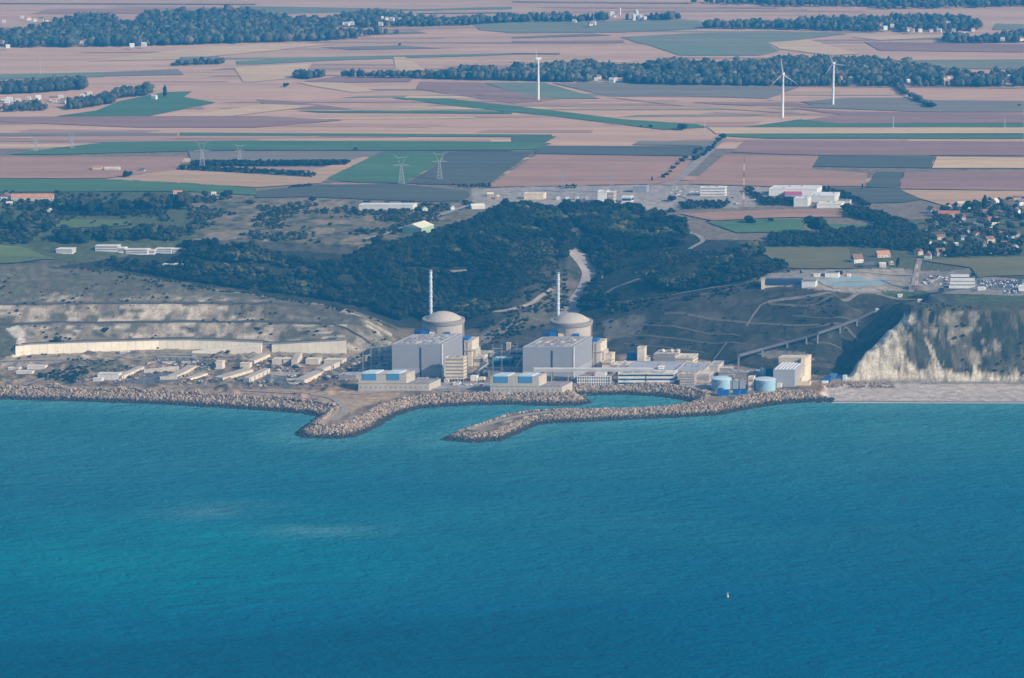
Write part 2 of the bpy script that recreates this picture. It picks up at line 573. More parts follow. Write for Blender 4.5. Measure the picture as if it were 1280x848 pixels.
steep = np.clip(slope / 3, 0, 1) * .30 + iso * .55 + .62 * wedge + .60 * base_ + .10 * np.exp(-((TX - 520) / 50) ** 2) * sstep(55, 66, TZ)
p1, p2, p3, p4 = np.percentile(steep[(cm > .5) & (TX < 680)], (50, 58, 64, 74))
put(cm * sstep(p1, p2, steep), (.30, .25, .185))
put(cm * sstep(p3, p4, steep), (.62, .545, .42))
put(cm * sstep(.54, .62, fbm(TX / 5 + TZ / 30, TZ / 26, 108, 3)) * .6, (.17, .14, .10))
put(cm * sstep(.56, .66, vnoise(TX / 4, TZ / 9, 99)) * sstep(p2, p3, steep) * .5, (.34, .27, .19))
put(sstep(-9, -3, TX - np.interp(TY, RIB[:, 1], RIB[:, 0])) * (TZ > 88) * (TY < 3640), (.08, .078, .05))
# shore: armour underlay, wet band, beach
put((TX < 380) * (TD < 19) * (TD > -5), (.13, .105, .08))
bm_ = sstep(360, 380, TX) * (TD > -3) * (TZ < 6.5)
put(bm_, (.45, .385, .33))
put(bm_ * sstep(.5, .6, vnoise(TX / 60, TD / 7, 95)) * .5, (.38, .325, .285))
put(bm_ * sstep(12, 3, TD), (.22, .18, .15))
put(bm_ * sstep(78, 88, TD + (n2 - .5) * 14), (.22, .19, .15))
put((TD < 0), (.20, .19, .15))
# platform pieces
region([(380, 516), (402, 522), (378, 543), (388, 540), (425, 522), (455, 508), (500, 496), (500, 489), (420, 489), (330, 486), (330, 490), (400, 497)], (.40, .29, .18), .9, 2)
region([(0, 482), (300, 486), (500, 493), (440, 500), (300, 494), (0, 487)], (.33, .22, .15), .8, 3)
for p in ([(150, 479), (182, 465), (222, 463), (222, 477), (200, 480)], [(318, 482), (338, 468), (380, 469), (382, 480), (360, 484)], [(195, 450), (262, 449), (250, 458), (200, 456)], [(440, 468), (488, 440), (490, 476), (448, 478)], [(610, 462), (655, 458), (655, 480), (612, 474)]):
    region(p, (.12, .12, .125), .9, 1)  # dark ground patches; at the pits the shade is put into the colour
for p in ([(40, 470), (95, 458), (110, 468), (90, 478)], [(75, 450), (150, 452), (170, 462), (120, 466)]):
    region(p, (.11, .105, .06), .85, 6)
region([(0, 460), (60, 455), (100, 450), (160, 446), (160, 444), (0, 450)], (.36, .29, .23), .7, 3)
region([(520, 478), (900, 480), (880, 488), (720, 490), (540, 488)], (.33, .31, .29), .8, 1)
# plateau near the rim
pl = (TZ > 90) & (TY > 3640)
put(pl * (PY < 300) * .9, (.22, .17, .12))
region([(225, 245), (330, 248), (540, 255), (590, 250), (600, 262), (540, 300), (440, 306), (330, 302), (240, 300)], (.17, .14, .085), 1, 4)
put(inside(PX, PY, [(225, 245), (330, 248), (540, 255), (590, 250), (540, 300), (440, 306), (240, 300)]) * sstep(.5, .6, n2) * .8, (.06, .07, .035))
put(inside(PX, PY, [(225, 245), (330, 248), (540, 255), (590, 250), (540, 300), (440, 306), (240, 300)]) * sstep(.55, .62, n1) * .7, (.30, .22, .15))
region([(0, 240), (240, 240), (240, 305), (90, 330), (0, 310)], (.08, .095, .04), .9, 3)
region([(590, 236), (830, 230), (960, 234), (960, 258), (830, 262), (700, 266), (640, 258), (590, 262)], (.34, .29, .25), 1, 2)
region([(960, 292), (1280, 262), (1700, 262), (1700, 345), (1280, 345), (1060, 345), (960, 330)], (.10, .105, .05), .9, 3)
region([(930, 345), (1000, 338), (1120, 336), (1210, 342), (1280, 350), (1700, 352), (1700, 372), (1280, 370), (1150, 366), (1060, 366), (960, 356)], (.27, .235, .20), 1, 1.5)
region([(1150, 343), (1212, 336), (1216, 348), (1190, 352), (1150, 356)], (.22, .19, .17), .9, 1)
region([(1222, 350), (1280, 349), (1700, 349), (1700, 368), (1280, 368), (1250, 364), (1222, 360)], (.17, .16, .165), .9, 1)
region([(1100, 364), (1150, 362), (1170, 368), (1140, 372), (1105, 370)], (.07, .10, .04), .9, 1)
region([(1190, 372), (1280, 369), (1700, 369), (1700, 377), (1280, 377), (1200, 378)], (.08, .11, .045), .9, 1)
put(pl * 0.0, GRASS)
C *= (1 + (n3 - .5) * .25)[..., None]
ny, nx = TX.shape
idx = np.arange(nx * ny).reshape(ny, nx)
Fq = np.stack([idx[:-1, :-1], idx[:-1, 1:], idx[1:, 1:], idx[1:, :-1]], -1).reshape(-1, 4)
M_TER = mat('terrain_soil', None, .95, .30, .10, .26, .42, bump=.9, attr='Tint', spec=.1)
V = np.stack([TX, TY, TZ], -1).reshape(-1, 3)
o = link('terrain', raw_mesh('terrain', V, Fq, M_TER, C.reshape(-1, 3), True))
tag(o, kind='structure')

M_PLAIN = mat('plain_soil', (.55, .335, .215), .95, .17, .0022, .13, .011, stretch=(9, .03), spec=.1)
mb = MB()
for x0, x1, y0, y1 in ((-9000, 9000, 4800, 30000), (-9000, -1440, 3800, 4800), (1440, 9000, 3700, 4800)):
    n = len(mb.V)
    mb.V += [(x0, y0, 95), (x1, y0, 95), (x1, y1, 95), (x0, y1, 95)]
    mb.F.append((n, n + 1, n + 2, n + 3))
tag(mb.build('farmland_ground', M_PLAIN), kind='structure')


# ---- sheets draped on the terrain (fields, ponds), ribbons (roads)
def drape(name, poly, material, lift=.25, step=13.0):
    W = [ground(*p) for p in poly]
    near = min(w[1] for w in W) < 4750
    ring_ = []
    for a, b in zip(W, W[1:] + W[:1]):
        n = max(1, int(np.hypot(*(b - a)[:2]) / (step if near else 400)))
        for i in range(n):
            ring_.append((a + (b - a) * i / n)[:2])
    V = [Vector(p) for p in ring_]
    nb = len(V)
    if near:
        A = np.array(ring_)
        X, Y = np.meshgrid(np.arange(A[:, 0].min(), A[:, 0].max(), step), np.arange(A[:, 1].min(), min(4800, A[:, 1].max()), step))
        m = inside(X, Y, [tuple(p) for p in ring_])
        V += [Vector(p) for p in zip(X[m], Y[m])]
    r = geometry.delaunay_2d_cdt(V, [(i, (i + 1) % nb) for i in range(nb)], [list(range(nb))], 1, 1e-3)
    mb = MB()
    mb.V = [(v.x, v.y, H1(v.x, v.y) + lift) for v in r[0]]
    mb.F = [tuple(f) for f in r[2]]
    o = mb.build(name, material)
    for p in o.data.polygons:
        if p.normal.z < 0:
            p.flip()
    return tag(o, kind='structure')


def ribbon(name, pix, width, material, lift=.5, world=None):
    W = world if world is not None else [ground(*p) for p in pix]
    P = [np.array(W[0][:2])]
    for a, b in zip(W[:-1], W[1:]):
        n = max(1, int(np.hypot(*(np.array(b) - np.array(a))[:2]) / 7))
        P += [np.array(a[:2]) + (np.array(b[:2]) - np.array(a[:2])) * i / n for i in range(1, n + 1)]
    P = np.array(P)
    if len(P) > 6:
        for _ in range(3):
            P[1:-1] = (P[:-2] + 2 * P[1:-1] + P[2:]) / 4
    T = np.gradient(P, axis=0)
    T /= np.linalg.norm(T, axis=1)[:, None] + 1e-9
    Nn = np.stack([-T[:, 1], T[:, 0]], 1)
    mb = MB()
    for p, n in zip(P, Nn):
        for s in (-.5, 0, .5):
            q = p + n * width * s
            mb.V.append((q[0], q[1], max(0, H1(*q)) + lift))
    for i in range(len(P) - 1):
        for k in (0, 1):
            a = i * 3 + k
            mb.F.append((a, a + 1, a + 4, a + 3))
    o = mb.build(name, material)
    for p in o.data.polygons:
        if p.normal.z < 0:
            p.flip()
    return tag(o, kind='structure')


def fmat(n, c, ang=.03, k=9):
    return mat('field_' + n, c, .95, .17, .004, .12, .022, stretch=(k, ang), spec=.1)


FM = {'rose': fmat('rose_stubble', (0.452, 0.261, 0.176)), 'clay': fmat('clay_soil', (0.367, 0.222, 0.159)), 'sage': fmat('sage_green', (0.252, 0.236, 0.142)),
      'pale': fmat('pale_green', (0.221, 0.212, 0.129)), 'green': fmat('green', (0.089, 0.158, 0.069)), 'dkgreen': fmat('dark_green', (0.089, 0.123, 0.069)),
      'grey': fmat('grey_stubble', (0.221, 0.182, 0.138)), 'soil': fmat('ploughed_soil', (0.304, 0.172, 0.133)), 'straw': fmat('straw', (0.609, 0.414, 0.237), .4),
      'pink': fmat('pink_stubble', (0.378, 0.212, 0.142)), 'olive': fmat('olive_grass', (0.158, 0.143, 0.065)), 'bright': fmat('bright_green', (0.121, 0.158, 0.052)),
      'tan': fmat('tan_stubble', (0.462, 0.295, 0.176)), 'line': fmat('hedge_bank', (0.105, 0.099, 0.077)), 'dark': fmat('dark_crop', (0.100, 0.099, 0.073))}
rf = random.Random(21)
STRIPS = []
for i in range(120):
    y = 8 + 222 * rf.random() ** 1.1
    x0, ln, th = rf.uniform(-60, 1180), rf.uniform(90, 420), rf.uniform(.5, 1.2) + y * rf.uniform(.004, .022)
    sl, k = rf.uniform(-.012, .012), rf.choice(('tan', 'rose', 'rose', 'clay', 'clay', 'straw', 'sage'))
    if y + th + abs(sl) * ln > 233 and x0 + ln > 560:
        continue
    STRIPS.append((k, [(x0 + rf.uniform(0, 12), y), (x0 + ln, y + sl * ln), (x0 + ln - rf.uniform(-6, 25), y + sl * ln + th), (x0 - rf.uniform(0, 30), y + th)]))
FIELDS = STRIPS + [
    # far bands
    ('line', [(0, 4.5), (320, 5.5), (320, 6.6), (0, 5.6)]), ('pale', [(300, 8), (520, 12), (640, 9), (640, 12), (440, 15.5), (340, 18), (310, 17)]),
    ('grey', [(640, 2), (860, 4), (860, 5.5), (640, 3.5)]), ('line', [(520, 17), (640, 16), (640, 17.2), (520, 18)]), ('pink', [(60, 12), (300, 10), (300, 17), (40, 18)]),
    ('straw', [(110, 77), (230, 62), (320, 56), (420, 55), (330, 65), (220, 75)]), ('grey', [(224, 72), (274, 71), (280, 79), (226, 81)]),
    ('green', [(0, 93.5), (130, 91), (130, 96.5), (0, 100)]), ('grey', [(131, 91), (222, 87), (230, 94), (131, 96)]), ('green', [(295, 77), (420, 71.5), (640, 67), (640, 69), (420, 76), (320, 81), (297, 81)]),
    ('straw', [(293, 85), (390, 80), (378, 97), (320, 103), (304, 103)]), ('tan', [(424, 37), (640, 31), (640, 34), (440, 39)]), ('grey', [(455, 42), (520, 40), (535, 42), (470, 44)]),
    ('grey', [(400, 60), (500, 57.5), (552, 61), (440, 63)]), ('straw', [(492, 72), (506, 72), (532, 88), (515, 93), (495, 91)]), ('soil', [(380, 102), (420, 97), (520, 97), (512, 103), (400, 104)]),
    ('straw', [(370, 103.5), (430, 104), (470, 115), (440, 116), (395, 109)]), ('soil', [(525, 103), (600, 104), (640, 115), (700, 124), (640, 130), (600, 124), (520, 112)]),
    ('dkgreen', [(605, 104), (680, 104), (750, 124), (685, 124), (640, 115)]), ('grey', [(690, 104.5), (860, 107), (1000, 109), (960, 124), (860, 121), (760, 121), (735, 115)]),
    ('green', [(490, 123), (560, 124), (640, 133), (700, 140), (780, 150), (870, 156), (885, 160), (830, 163), (790, 158), (700, 147), (575, 134)]),
    ('green', [(370, 139), (450, 139.5), (640, 140), (640, 143), (400, 141.5)]), ('soil', [(320, 125), (360, 127), (440, 137), (340, 137)]),
    ('soil', [(0, 147), (180, 146), (330, 146), (430, 151), (320, 160), (170, 160), (0, 153)]), ('straw', [(227, 146), (330, 131), (395, 133), (290, 146)]),
    ('green', [(70, 146), (120, 139), (150, 127), (205, 116), (240, 115), (230, 122), (270, 129), (185, 146)]),
    ('grey', [(0, 167), (222, 167), (222, 170.5), (0, 171)]), ('green', [(225, 166.5), (690, 169), (690, 172), (225, 170.5)]),
    ('pale', [(590, 31), (660, 27), (870, 26), (900, 33), (870, 37), (780, 41), (640, 42), (600, 38)]), ('grey', [(640, 47), (740, 42.5), (765, 45), (640, 48.5)]), ('pale', [(775, 47), (870, 42), (960, 39), (1060, 43), (1000, 50), (960, 57), (975, 64), (950, 70), (920, 70), (880, 60), (800, 55)]),
    ('dkgreen', [(805, 55), (870, 57), (930, 70), (850, 70)]), ('soil', [(640, 52), (780, 51), (780, 54), (640, 54.5)]), ('line', [(640, 67), (700, 67.5), (700, 68.5), (640, 68.5)]),
    ('soil', [(865, 128.5), (990, 129), (1040, 136), (890, 131)]), ('tan', [(755, 122), (990, 139), (1010, 144), (860, 134)]),
    ('soil', [(990, 136), (1060, 140), (1280, 142.5), (1280, 155), (980, 155), (1050, 144)]), ('green', [(930, 160), (1000, 150), (1050, 155), (1280, 155.5), (1280, 160)]),
    ('straw', [(885, 160.3), (1280, 160.3), (1280, 167.5), (895, 168)]), ('green', [(905, 168.5), (1280, 168.3), (1280, 174), (960, 174), (905, 171)]),
    ('grey', [(1000, 128), (1060, 123), (1130, 123), (1165, 126), (1280, 127), (1280, 141), (1150, 140.5), (1030, 136)]),
    ('straw', [(960, 54), (1010, 50), (1075, 68), (1040, 70), (975, 62)]), ('straw', [(1065, 47), (1170, 44), (1190, 47), (1100, 51)]), ('pale', [(1110, 76), (1280, 75), (1280, 88), (1180, 86)]),
    ('pale', [(1245, 30), (1280, 31), (1280, 38), (1240, 38)]), ('soil', [(1080, 53), (1280, 56), (1280, 66), (1100, 64)]), ('straw', [(962, 74), (982, 74), (980, 80), (958, 81)]),
    ('dkgreen', [(640, 171.5), (696, 171.5), (680, 180), (640, 180)]), ('dark', [(672, 183), (895, 184), (868, 196), (668, 193)]), ('grey', [(790, 182), (800, 177), (905, 178), (895, 183.5)]),
    ('green', [(10, 194), (60, 187), (135, 178.5), (320, 176.5), (640, 178), (690, 180), (668, 188), (320, 188), (60, 194)]), ('line', [(60, 187.2), (640, 188.3), (640, 189.4), (60, 188.4)]),
    # nearer mosaic
    ('grey', [(235, 190), (480, 190), (440, 205), (240, 204)]), ('green', [(407, 226), (440, 206), (482, 190.5), (560, 190.5), (545, 207), (505, 230), (470, 230)]), ('dark', [(561, 190.5), (668, 190), (608, 233), (507, 230.5), (547, 207)]),
    ('pink', [(672, 194), (868, 197), (845, 226), (820, 231), (608, 235)]), ('pink', [(0, 197), (232, 197), (220, 213), (130, 224), (0, 224)]), ('tan', [(220, 213), (410, 224), (400, 230), (320, 235), (130, 225)]),
    ('tan', [(380, 216), (455, 197), (462, 198), (400, 228)]), ('green', [(0, 225), (150, 225.5), (260, 231), (320, 237), (320, 245), (230, 240), (0, 241)]), ('dark', [(320, 240), (390, 232), (500, 231), (585, 240), (588, 246), (575, 252), (540, 253), (450, 250), (390, 247), (320, 248)]),
    ('soil', [(932, 176.5), (1280, 178), (1280, 195), (1025, 195), (960, 193), (915, 191)]), ('pink', [(905, 194), (1024, 196), (1014, 212), (1085, 218), (1080, 234), (960, 234), (862, 231)]),
    ('dark', [(1024, 195.5), (1168, 196.5), (1163, 211), (1016, 209)]), ('straw', [(1171, 197), (1280, 198), (1560, 198), (1560, 212), (1165, 211)]), ('dark', [(1096, 216), (1130, 216), (1122, 236), (1082, 235)]),
    ('dark', [(1040, 235.5), (1122, 236.5), (1152, 250), (1130, 254), (1085, 255), (1050, 246)]), ('tan', [(1125, 238.5), (1300, 240), (1560, 242), (1560, 252), (1240, 252), (1180, 258), (1152, 250)]), ('soil', [(1131, 216.5), (1300, 213), (1560, 213), (1560, 240), (1300, 239.5), (1124, 237)]),
    ('pink', [(850, 268), (960, 263.5), (1055, 262), (1052, 272), (960, 273.5), (890, 277)]), ('green', [(885, 279), (955, 275), (1010, 275.5), (1000, 292), (920, 292)]), ('green', [(1030, 281), (1100, 283), (1100, 291), (1030, 290)]),
    ('olive', [(925, 312), (1060, 310.5), (1068, 336), (1020, 337), (985, 336), (958, 320)]), ('olive', [(1148, 326), (1280, 322), (1560, 322), (1560, 349), (1222, 348), (1214, 336)]),
    ('bright', [(-300, 305), (0, 307.5), (25, 309), (50, 318), (70, 325), (20, 329.5), (0, 330), (-300, 322)]), ('bright', [(68, 275), (165, 276), (160, 283), (95, 286), (70, 285)]),
]
FM['far'] = fmat('far_green', (.185, .215, .13))  # far green crops paled, distance haze put into their colour
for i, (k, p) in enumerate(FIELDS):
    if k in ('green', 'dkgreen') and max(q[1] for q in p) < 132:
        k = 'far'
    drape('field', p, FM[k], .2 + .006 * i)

M_ROAD = mat('asphalt', (.30, .27, .26), .9, .1, .1)
M_TRACK = mat('chalk_track', (.30, .25, .21), .95, .15, .08)
M_STRACK = mat('worn_track', (.19, .155, .125), .95, .3, .1)
M_BENCH = mat('bench_track', (.085, .075, .06), .95, .2, .08)
M_DTRACK = mat('dirt_track', (.11, .092, .075), .95, .15, .08)
ribbon('road', [(835, 232), (850, 222), (866, 208), (885, 190), (902, 173), (905, 169)], 17, M_TRACK, .9)
ribbon('road', [(812, 232), (830, 222), (850, 207), (868, 192), (888, 178)], 9, M_ROAD, .9)
ribbon('path', [(890, 195), (935, 195), (960, 195)], 5, M_TRACK, .9)
ribbon('road', [(714, 312), (722, 320), (733, 333), (742, 344), (738, 356), (728, 372), (716, 386), (706, 400)], 30, mat('valley_road', (.34, .285, .265), .95, .2, .05), .9)
ribbon('road', [(580, 396), (618, 391), (640, 388), (662, 382), (676, 371), (690, 362)], 5, M_TRACK, .8)
ribbon('path', [(538, 341), (556, 340.5), (575, 340), (588, 338)], 5, M_TRACK, .9)
ribbon('road', [(455, 300), (478, 294), (500, 287), (530, 276), (560, 266), (590, 256), (600, 245)], 9, M_ROAD, .9)
ribbon('path', [(860, 290), (875, 296), (880, 302), (862, 312)], 7, M_TRACK, .9)
ribbon('path', [(752, 372), (765, 361), (785, 355), (800, 349)], 7, M_STRACK, .9)
ribbon('path', [(765, 379), (800, 376), (840, 370), (880, 362), (920, 357)], 3.5, M_STRACK, .7)
ribbon('road', [(960, 378), (985, 374), (1030, 370), (1075, 366), (1095, 367), (1115, 373), (1150, 374)], 5, M_STRACK, .8)
ribbon('path', [(960, 380), (1020, 384), (1075, 386), (1093, 390)], 4, M_DTRACK, .7)
ribbon('path', [(830, 393), (870, 396), (930, 404), (1000, 408), (1050, 409)], 3.5, M_DTRACK, .7)
ribbon('path', [(892, 450), (900, 440), (909, 428)], 2.5, M_STRACK, .7)
ribbon('path', [(933, 408), (942, 394), (951, 382), (960, 378)], 2.5, M_STRACK, .7)
ribbon('path', [(1020, 410), (1060, 409), (1105, 410)], 3, M_DTRACK, .7)
for pl_ in ([(765, 416), (850, 424), (935, 431)], [(780, 430), (830, 434), (880, 441)], [(965, 424), (1010, 431), (1052, 437)], [(800, 406), (860, 412), (925, 420)], [(990, 395), (1040, 399), (1075, 402)]):
    ribbon('path', pl_, 1.8, M_DTRACK, .5)
ribbon('road', [(1150, 324), (1146, 340), (1142, 358), (1138, 366)], 8, M_TRACK, .8)
ribbon('road', [(1060, 340), (1120, 343), (1150, 345)], 5, M_TRACK, .8)
ribbon('path', [(850, 245), (862, 250), (872, 258)], 6, M_TRACK, .8)
ribbon('path', [(0, 452), (70, 450), (150, 447), (200, 443), (320, 446), (440, 447)], 6, M_TRACK, .7)
ribbon('path', [(30, 482), (60, 472), (90, 460), (130, 452)], 5, M_TRACK, .7)
ribbon('road', [(440, 493), (520, 487), (620, 485), (700, 488), (760, 484), (880, 486), (960, 484), (1020, 478)], 7, M_ROAD, .6)
ribbon('road', [(392, 540), (415, 527), (432, 512), (418, 499), (400, 494), (300, 488)], 7, M_TRACK, .7)
ribbon('road', [(588, 538.5), (600, 534), (625, 526.5), (654, 519.5), (680, 516), (700, 514.5)], 9, M_TRACK, .8)
for pts_ in ([(-40, 405.6), (20, 405.2), (130, 403.6), (240, 401.8), (340, 403.2), (420, 406)], [(-40, 381.4), (0, 380.4), (120, 379.5), (240, 378.9), (320, 380.2), (380, 381)]):
    ribbon('path', pts_, 5.5, M_BENCH, .5)
ribbon('path', None, 5, M_BENCH, .5, world=[np.array((x, y + 8.5, 0)) for x, y, h in WL + WR])
# sheet pile line along the breakwaters' crest
M_POND = mat('pond_water', (.20, .31, .33), .3, .08, .05, spec=.5)
drape('pond', [(1020, 350), (1060, 346.5), (1105, 349), (1120, 351), (1100, 357), (1072, 359.5), (1030, 356)], M_POND, .9)
ribbon('path', [(1035, 355), (1060, 353), (1100, 351), (1120, 351)], 3.5, M_TRACK, 1.4)
drape('path', [(1019, 350), (1030, 357), (1072, 361), (1102, 358.5), (1124, 351), (1120, 347.5), (1060, 344.5)], M_TRACK, .7)

# ================================================================== WATER
wm = bpy.data.materials.new('sea_water')
wm.use_nodes = True
N, L = wm.node_tree.nodes, wm.node_tree.links
b = N['Principled BSDF']
b.inputs['Roughness'].default_value = .42
b.inputs['IOR'].default_value = 1.33
b.inputs['Specular IOR Level'].default_value = .03
at_ = N.new('ShaderNodeAttribute')
at_.attribute_name = 'Tint'
L.new(at_.outputs['Color'], b.inputs['Base Color'])
geo = N.new('ShaderNodeNewGeometry')
prev = None
for sc_, sx, rot, dist, det in ((.018, 2.2, .12, 6.0, 2), (.055, 2.0, -.25, 5.0, 3), (.2, 1.5, .3, 2.6, 3)):
    mp = N.new('ShaderNodeMapping')
    mp.inputs['Rotation'].default_value[2] = rot
    mp.inputs['Scale'].default_value = (1, sx, 1)
    L.new(geo.outputs['Position'], mp.inputs['Vector'])
    n = N.new('ShaderNodeTexNoise')
    n.inputs['Scale'].default_value = sc_
    n.inputs['Detail'].default_value = det
    n.inputs['Distortion'].default_value = .5
    L.new(mp.outputs[0], n.inputs['Vector'])
    bn = N.new('ShaderNodeBump')
    bn.inputs['Distance'].default_value = dist
    bn.inputs['Strength'].default_value = .8
    L.new(n.outputs[0], bn.inputs['Height'])
    if prev:
        L.new(prev.outputs[0], bn.inputs['Normal'])
    prev = bn
L.new(prev.outputs[0], b.inputs['Normal'])
wx = np.concatenate([np.linspace(-9000, -1300, 12), np.arange(-1250, 1251, 12), np.linspace(1300, 9000, 12)])
wy = np.concatenate([np.linspace(-6000, 2150, 12), np.arange(2200, 3560, 8)])
WX, WY = np.meshgrid(wx, wy)
qx, qy = proj(WX, np.maximum(WY, 1500), 0 * WX)
w1, w2 = fbm(WX / 420, WY / 160, 201), fbm(WX / 120, WY / 50, 211)
t = sstep(2350, 3480, WY + (w1 - .5) * 420) ** 1.5
cw = np.array((.0, .090, .168))[None, None] * (1 - t)[..., None] + np.array((.034, .172, .200))[None, None] * t[..., None]
shal = sstep(70, 0, -bil(SD, WX, WY) + (w2 - .5) * 60) * (WY > 2860)
cw += np.array((.035, .07, .06)) * (shal * .8)[..., None]
plume = np.exp(-(((WX + 330 - (WY - 2750) * .4) / 260) ** 2 + ((WY - 2700) / 190) ** 2))     # milky chalk plumes
cw += np.array((.0, .056, .036)) * (plume * (.5 + w2))[..., None]
mud = .6 * np.exp(-(((WX + 305) / 60) ** 2 + ((WY - 2870 - .1 * (WX + 305)) / 28) ** 2)) + .7 * np.exp(-(((WX + 190) / 55) ** 2 + ((WY - 2800) / 26) ** 2))
cw += np.array((.075, .075, .06)) * (mud * sstep(.3, .6, w2))[..., None]
edge = np.interp(WX, [-900, -435, -313, -154, 0, 200, 900], [2440, 2438, 2438, 2477, 2525, 2575, 2700]) + (w2 - .5) * 10                    # water is darkened on the near side of this line
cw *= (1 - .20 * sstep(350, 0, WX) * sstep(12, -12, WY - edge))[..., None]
cw *= (1 + (w2 - .5) * .22)[..., None]
ny, nx = WX.shape
idx = np.arange(nx * ny).reshape(ny, nx)
Fq = np.stack([idx[:-1, :-1], idx[:-1, 1:], idx[1:, 1:], idx[1:, :-1]], -1).reshape(-1, 4)
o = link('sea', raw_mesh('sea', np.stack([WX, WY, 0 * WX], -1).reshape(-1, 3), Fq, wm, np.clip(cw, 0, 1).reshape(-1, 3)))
tag(o, kind='structure')
# thin surf along the beach
ribbon('foam', None, 2.2, mat('surf_foam', (.75, .75, .72), .6), .15, world=[np.append(shore_w[k] + (0, -1.0), 0) for k in range(len(SHORE) - 5, len(SHORE) - 1)])['kind'] = 'stuff'
# ================================================================== VEGETATION AND ROCKS
def ico(sub):
    t = (1 + 5 ** .5) / 2
    V = [(-1, t, 0), (1, t, 0), (-1, -t, 0), (1, -t, 0), (0, -1, t), (0, 1, t), (0, -1, -t), (0, 1, -t), (t, 0, -1), (t, 0, 1), (-t, 0, -1), (-t, 0, 1)]
    F_ = [(0, 11, 5), (0, 5, 1), (0, 1, 7), (0, 7, 10), (0, 10, 11), (1, 5, 9), (5, 11, 4), (11, 10, 2), (10, 7, 6), (7, 1, 8),
          (3, 9, 4), (3, 4, 2), (3, 2, 6), (3, 6, 8), (3, 8, 9), (4, 9, 5), (2, 4, 11), (6, 2, 10), (8, 6, 7), (9, 8, 1)]
    V = [np.array(v) / np.linalg.norm(v) for v in V]
    for _ in range(sub):
        cache, out = {}, []

        def mid(a, b):
            k = (min(a, b), max(a, b))
            if k not in cache:
                m = V[a] + V[b]
                V.append(m / np.linalg.norm(m))
                cache[k] = len(V) - 1
            return cache[k]
        for a, b_, c in F_:
            x, y, z = mid(a, b_), mid(b_, c), mid(c, a)
            out += [(a, x, z), (b_, y, x), (c, z, y), (x, y, z)]
        F_ = out
    return np.array(V), np.array(F_)


def crown(r_, lobes, sub, leaves, leaf, flat=1.0, spread=.55, low=.18):
    """crown of unit height and unit width built from ragged lobes and loose leaf sprays"""
    V, F_, n = [], [], 0
    bv, bf = ico(sub)
    for k in range(lobes):
        if lobes == 1:
            c, s = np.array([0, 0, .55]), np.array([.5, .5, .45])
        else:
            a, q = r_.uniform(0, 6.28), math.sqrt(r_.uniform(0, 1)) * spread * .5
            z = r_.uniform(.32, .78)
            c = np.array([q * math.cos(a), q * math.sin(a), z])
            s = np.array([.26, .26, .20]) * r_.uniform(.8, 1.3)
        d = 1 + (r_.uniform(0, 1, len(bv)) - .5) * .62
        v = bv * d[:, None] * s * np.array([1, 1, flat]) + c
        v[:, 2] = np.maximum(v[:, 2], low * r_.uniform(.5, 1.2, len(v)))
        V.append(v)
        F_.append(bf + n)
        n += len(v)
        m = leaves // lobes
        p = r_.normal(0, 1, (m, 3))
        p /= np.linalg.norm(p, axis=1)[:, None]
        o_ = c + p * s * r_.uniform(.9, 1.28, (m, 1))
        tri = o_[:, None, :] + r_.normal(0, leaf, (m, 3, 3))
        V.append(tri.reshape(-1, 3))
        F_.append(np.arange(m * 3).reshape(-1, 3) + n)
        n += m * 3
    return np.concatenate(V), np.concatenate(F_)


R_ = np.random.default_rng(11)
TEMPL_NEAR = [crown(R_, 3, 1, 66, .045) for _ in range(6)]
TEMPL_FAR = [crown(R_, 1, 1, 24, .07) for _ in range(6)]
TEMPL_BUSH = [crown(R_, 1, 1, 18, .07, 1.0, low=.0) for _ in range(5)]


def merged(name, P, Hh, Wd, templ, material, tint, kind='stuff', smooth=False):
    V, F_, Cc, n = [], [], [], 0
    rot = rng.uniform(0, 6.28, len(P))
    pick = rng.integers(0, len(templ), len(P))
    for k, (tv, tf) in enumerate(templ):
        m = np.where(pick == k)[0]
        if not len(m):
            continue
        c, s = np.cos(rot[m])[:, None], np.sin(rot[m])[:, None]
        x = (tv[:, 0] * c - tv[:, 1] * s) * Wd[m][:, None] + P[m, 0][:, None]
        y = (tv[:, 0] * s + tv[:, 1] * c) * Wd[m][:, None] + P[m, 1][:, None]
        z = tv[None, :, 2] * Hh[m][:, None] + P[m, 2][:, None]
        V.append(np.stack([x, y, z], -1).reshape(-1, 3))
        F_.append((tf[None] + (np.arange(len(m)) * len(tv))[:, None, None]).reshape(-1, 3) + n)
        Cc.append(np.repeat(tint[m], len(tv), axis=0))
        n += len(m) * len(tv)
    o = link(name, raw_mesh(name, np.concatenate(V), np.concatenate(F_), material, np.concatenate(Cc), smooth))
    return tag(o, kind=kind)


M_LEAF = mat('foliage', (1, 1, 1), .9, .22, .03, .2, .5, attr='Tint', spec=.1)
PAL_DARK = np.array([(.018, .026, .013), (.026, .036, .016), (.036, .040, .018), (.016, .024, .013), (.045, .045, .022)])
PAL_MIX = np.array([(.03, .038, .017), (.045, .05, .02), (.07, .06, .03), (.036, .036, .02), (.022, .03, .014), (.055, .062, .026)])


def tints(n, pal):
    return pal[rng.integers(0, len(pal), n)] * rng.uniform(.5, 1.05, (n, 1))


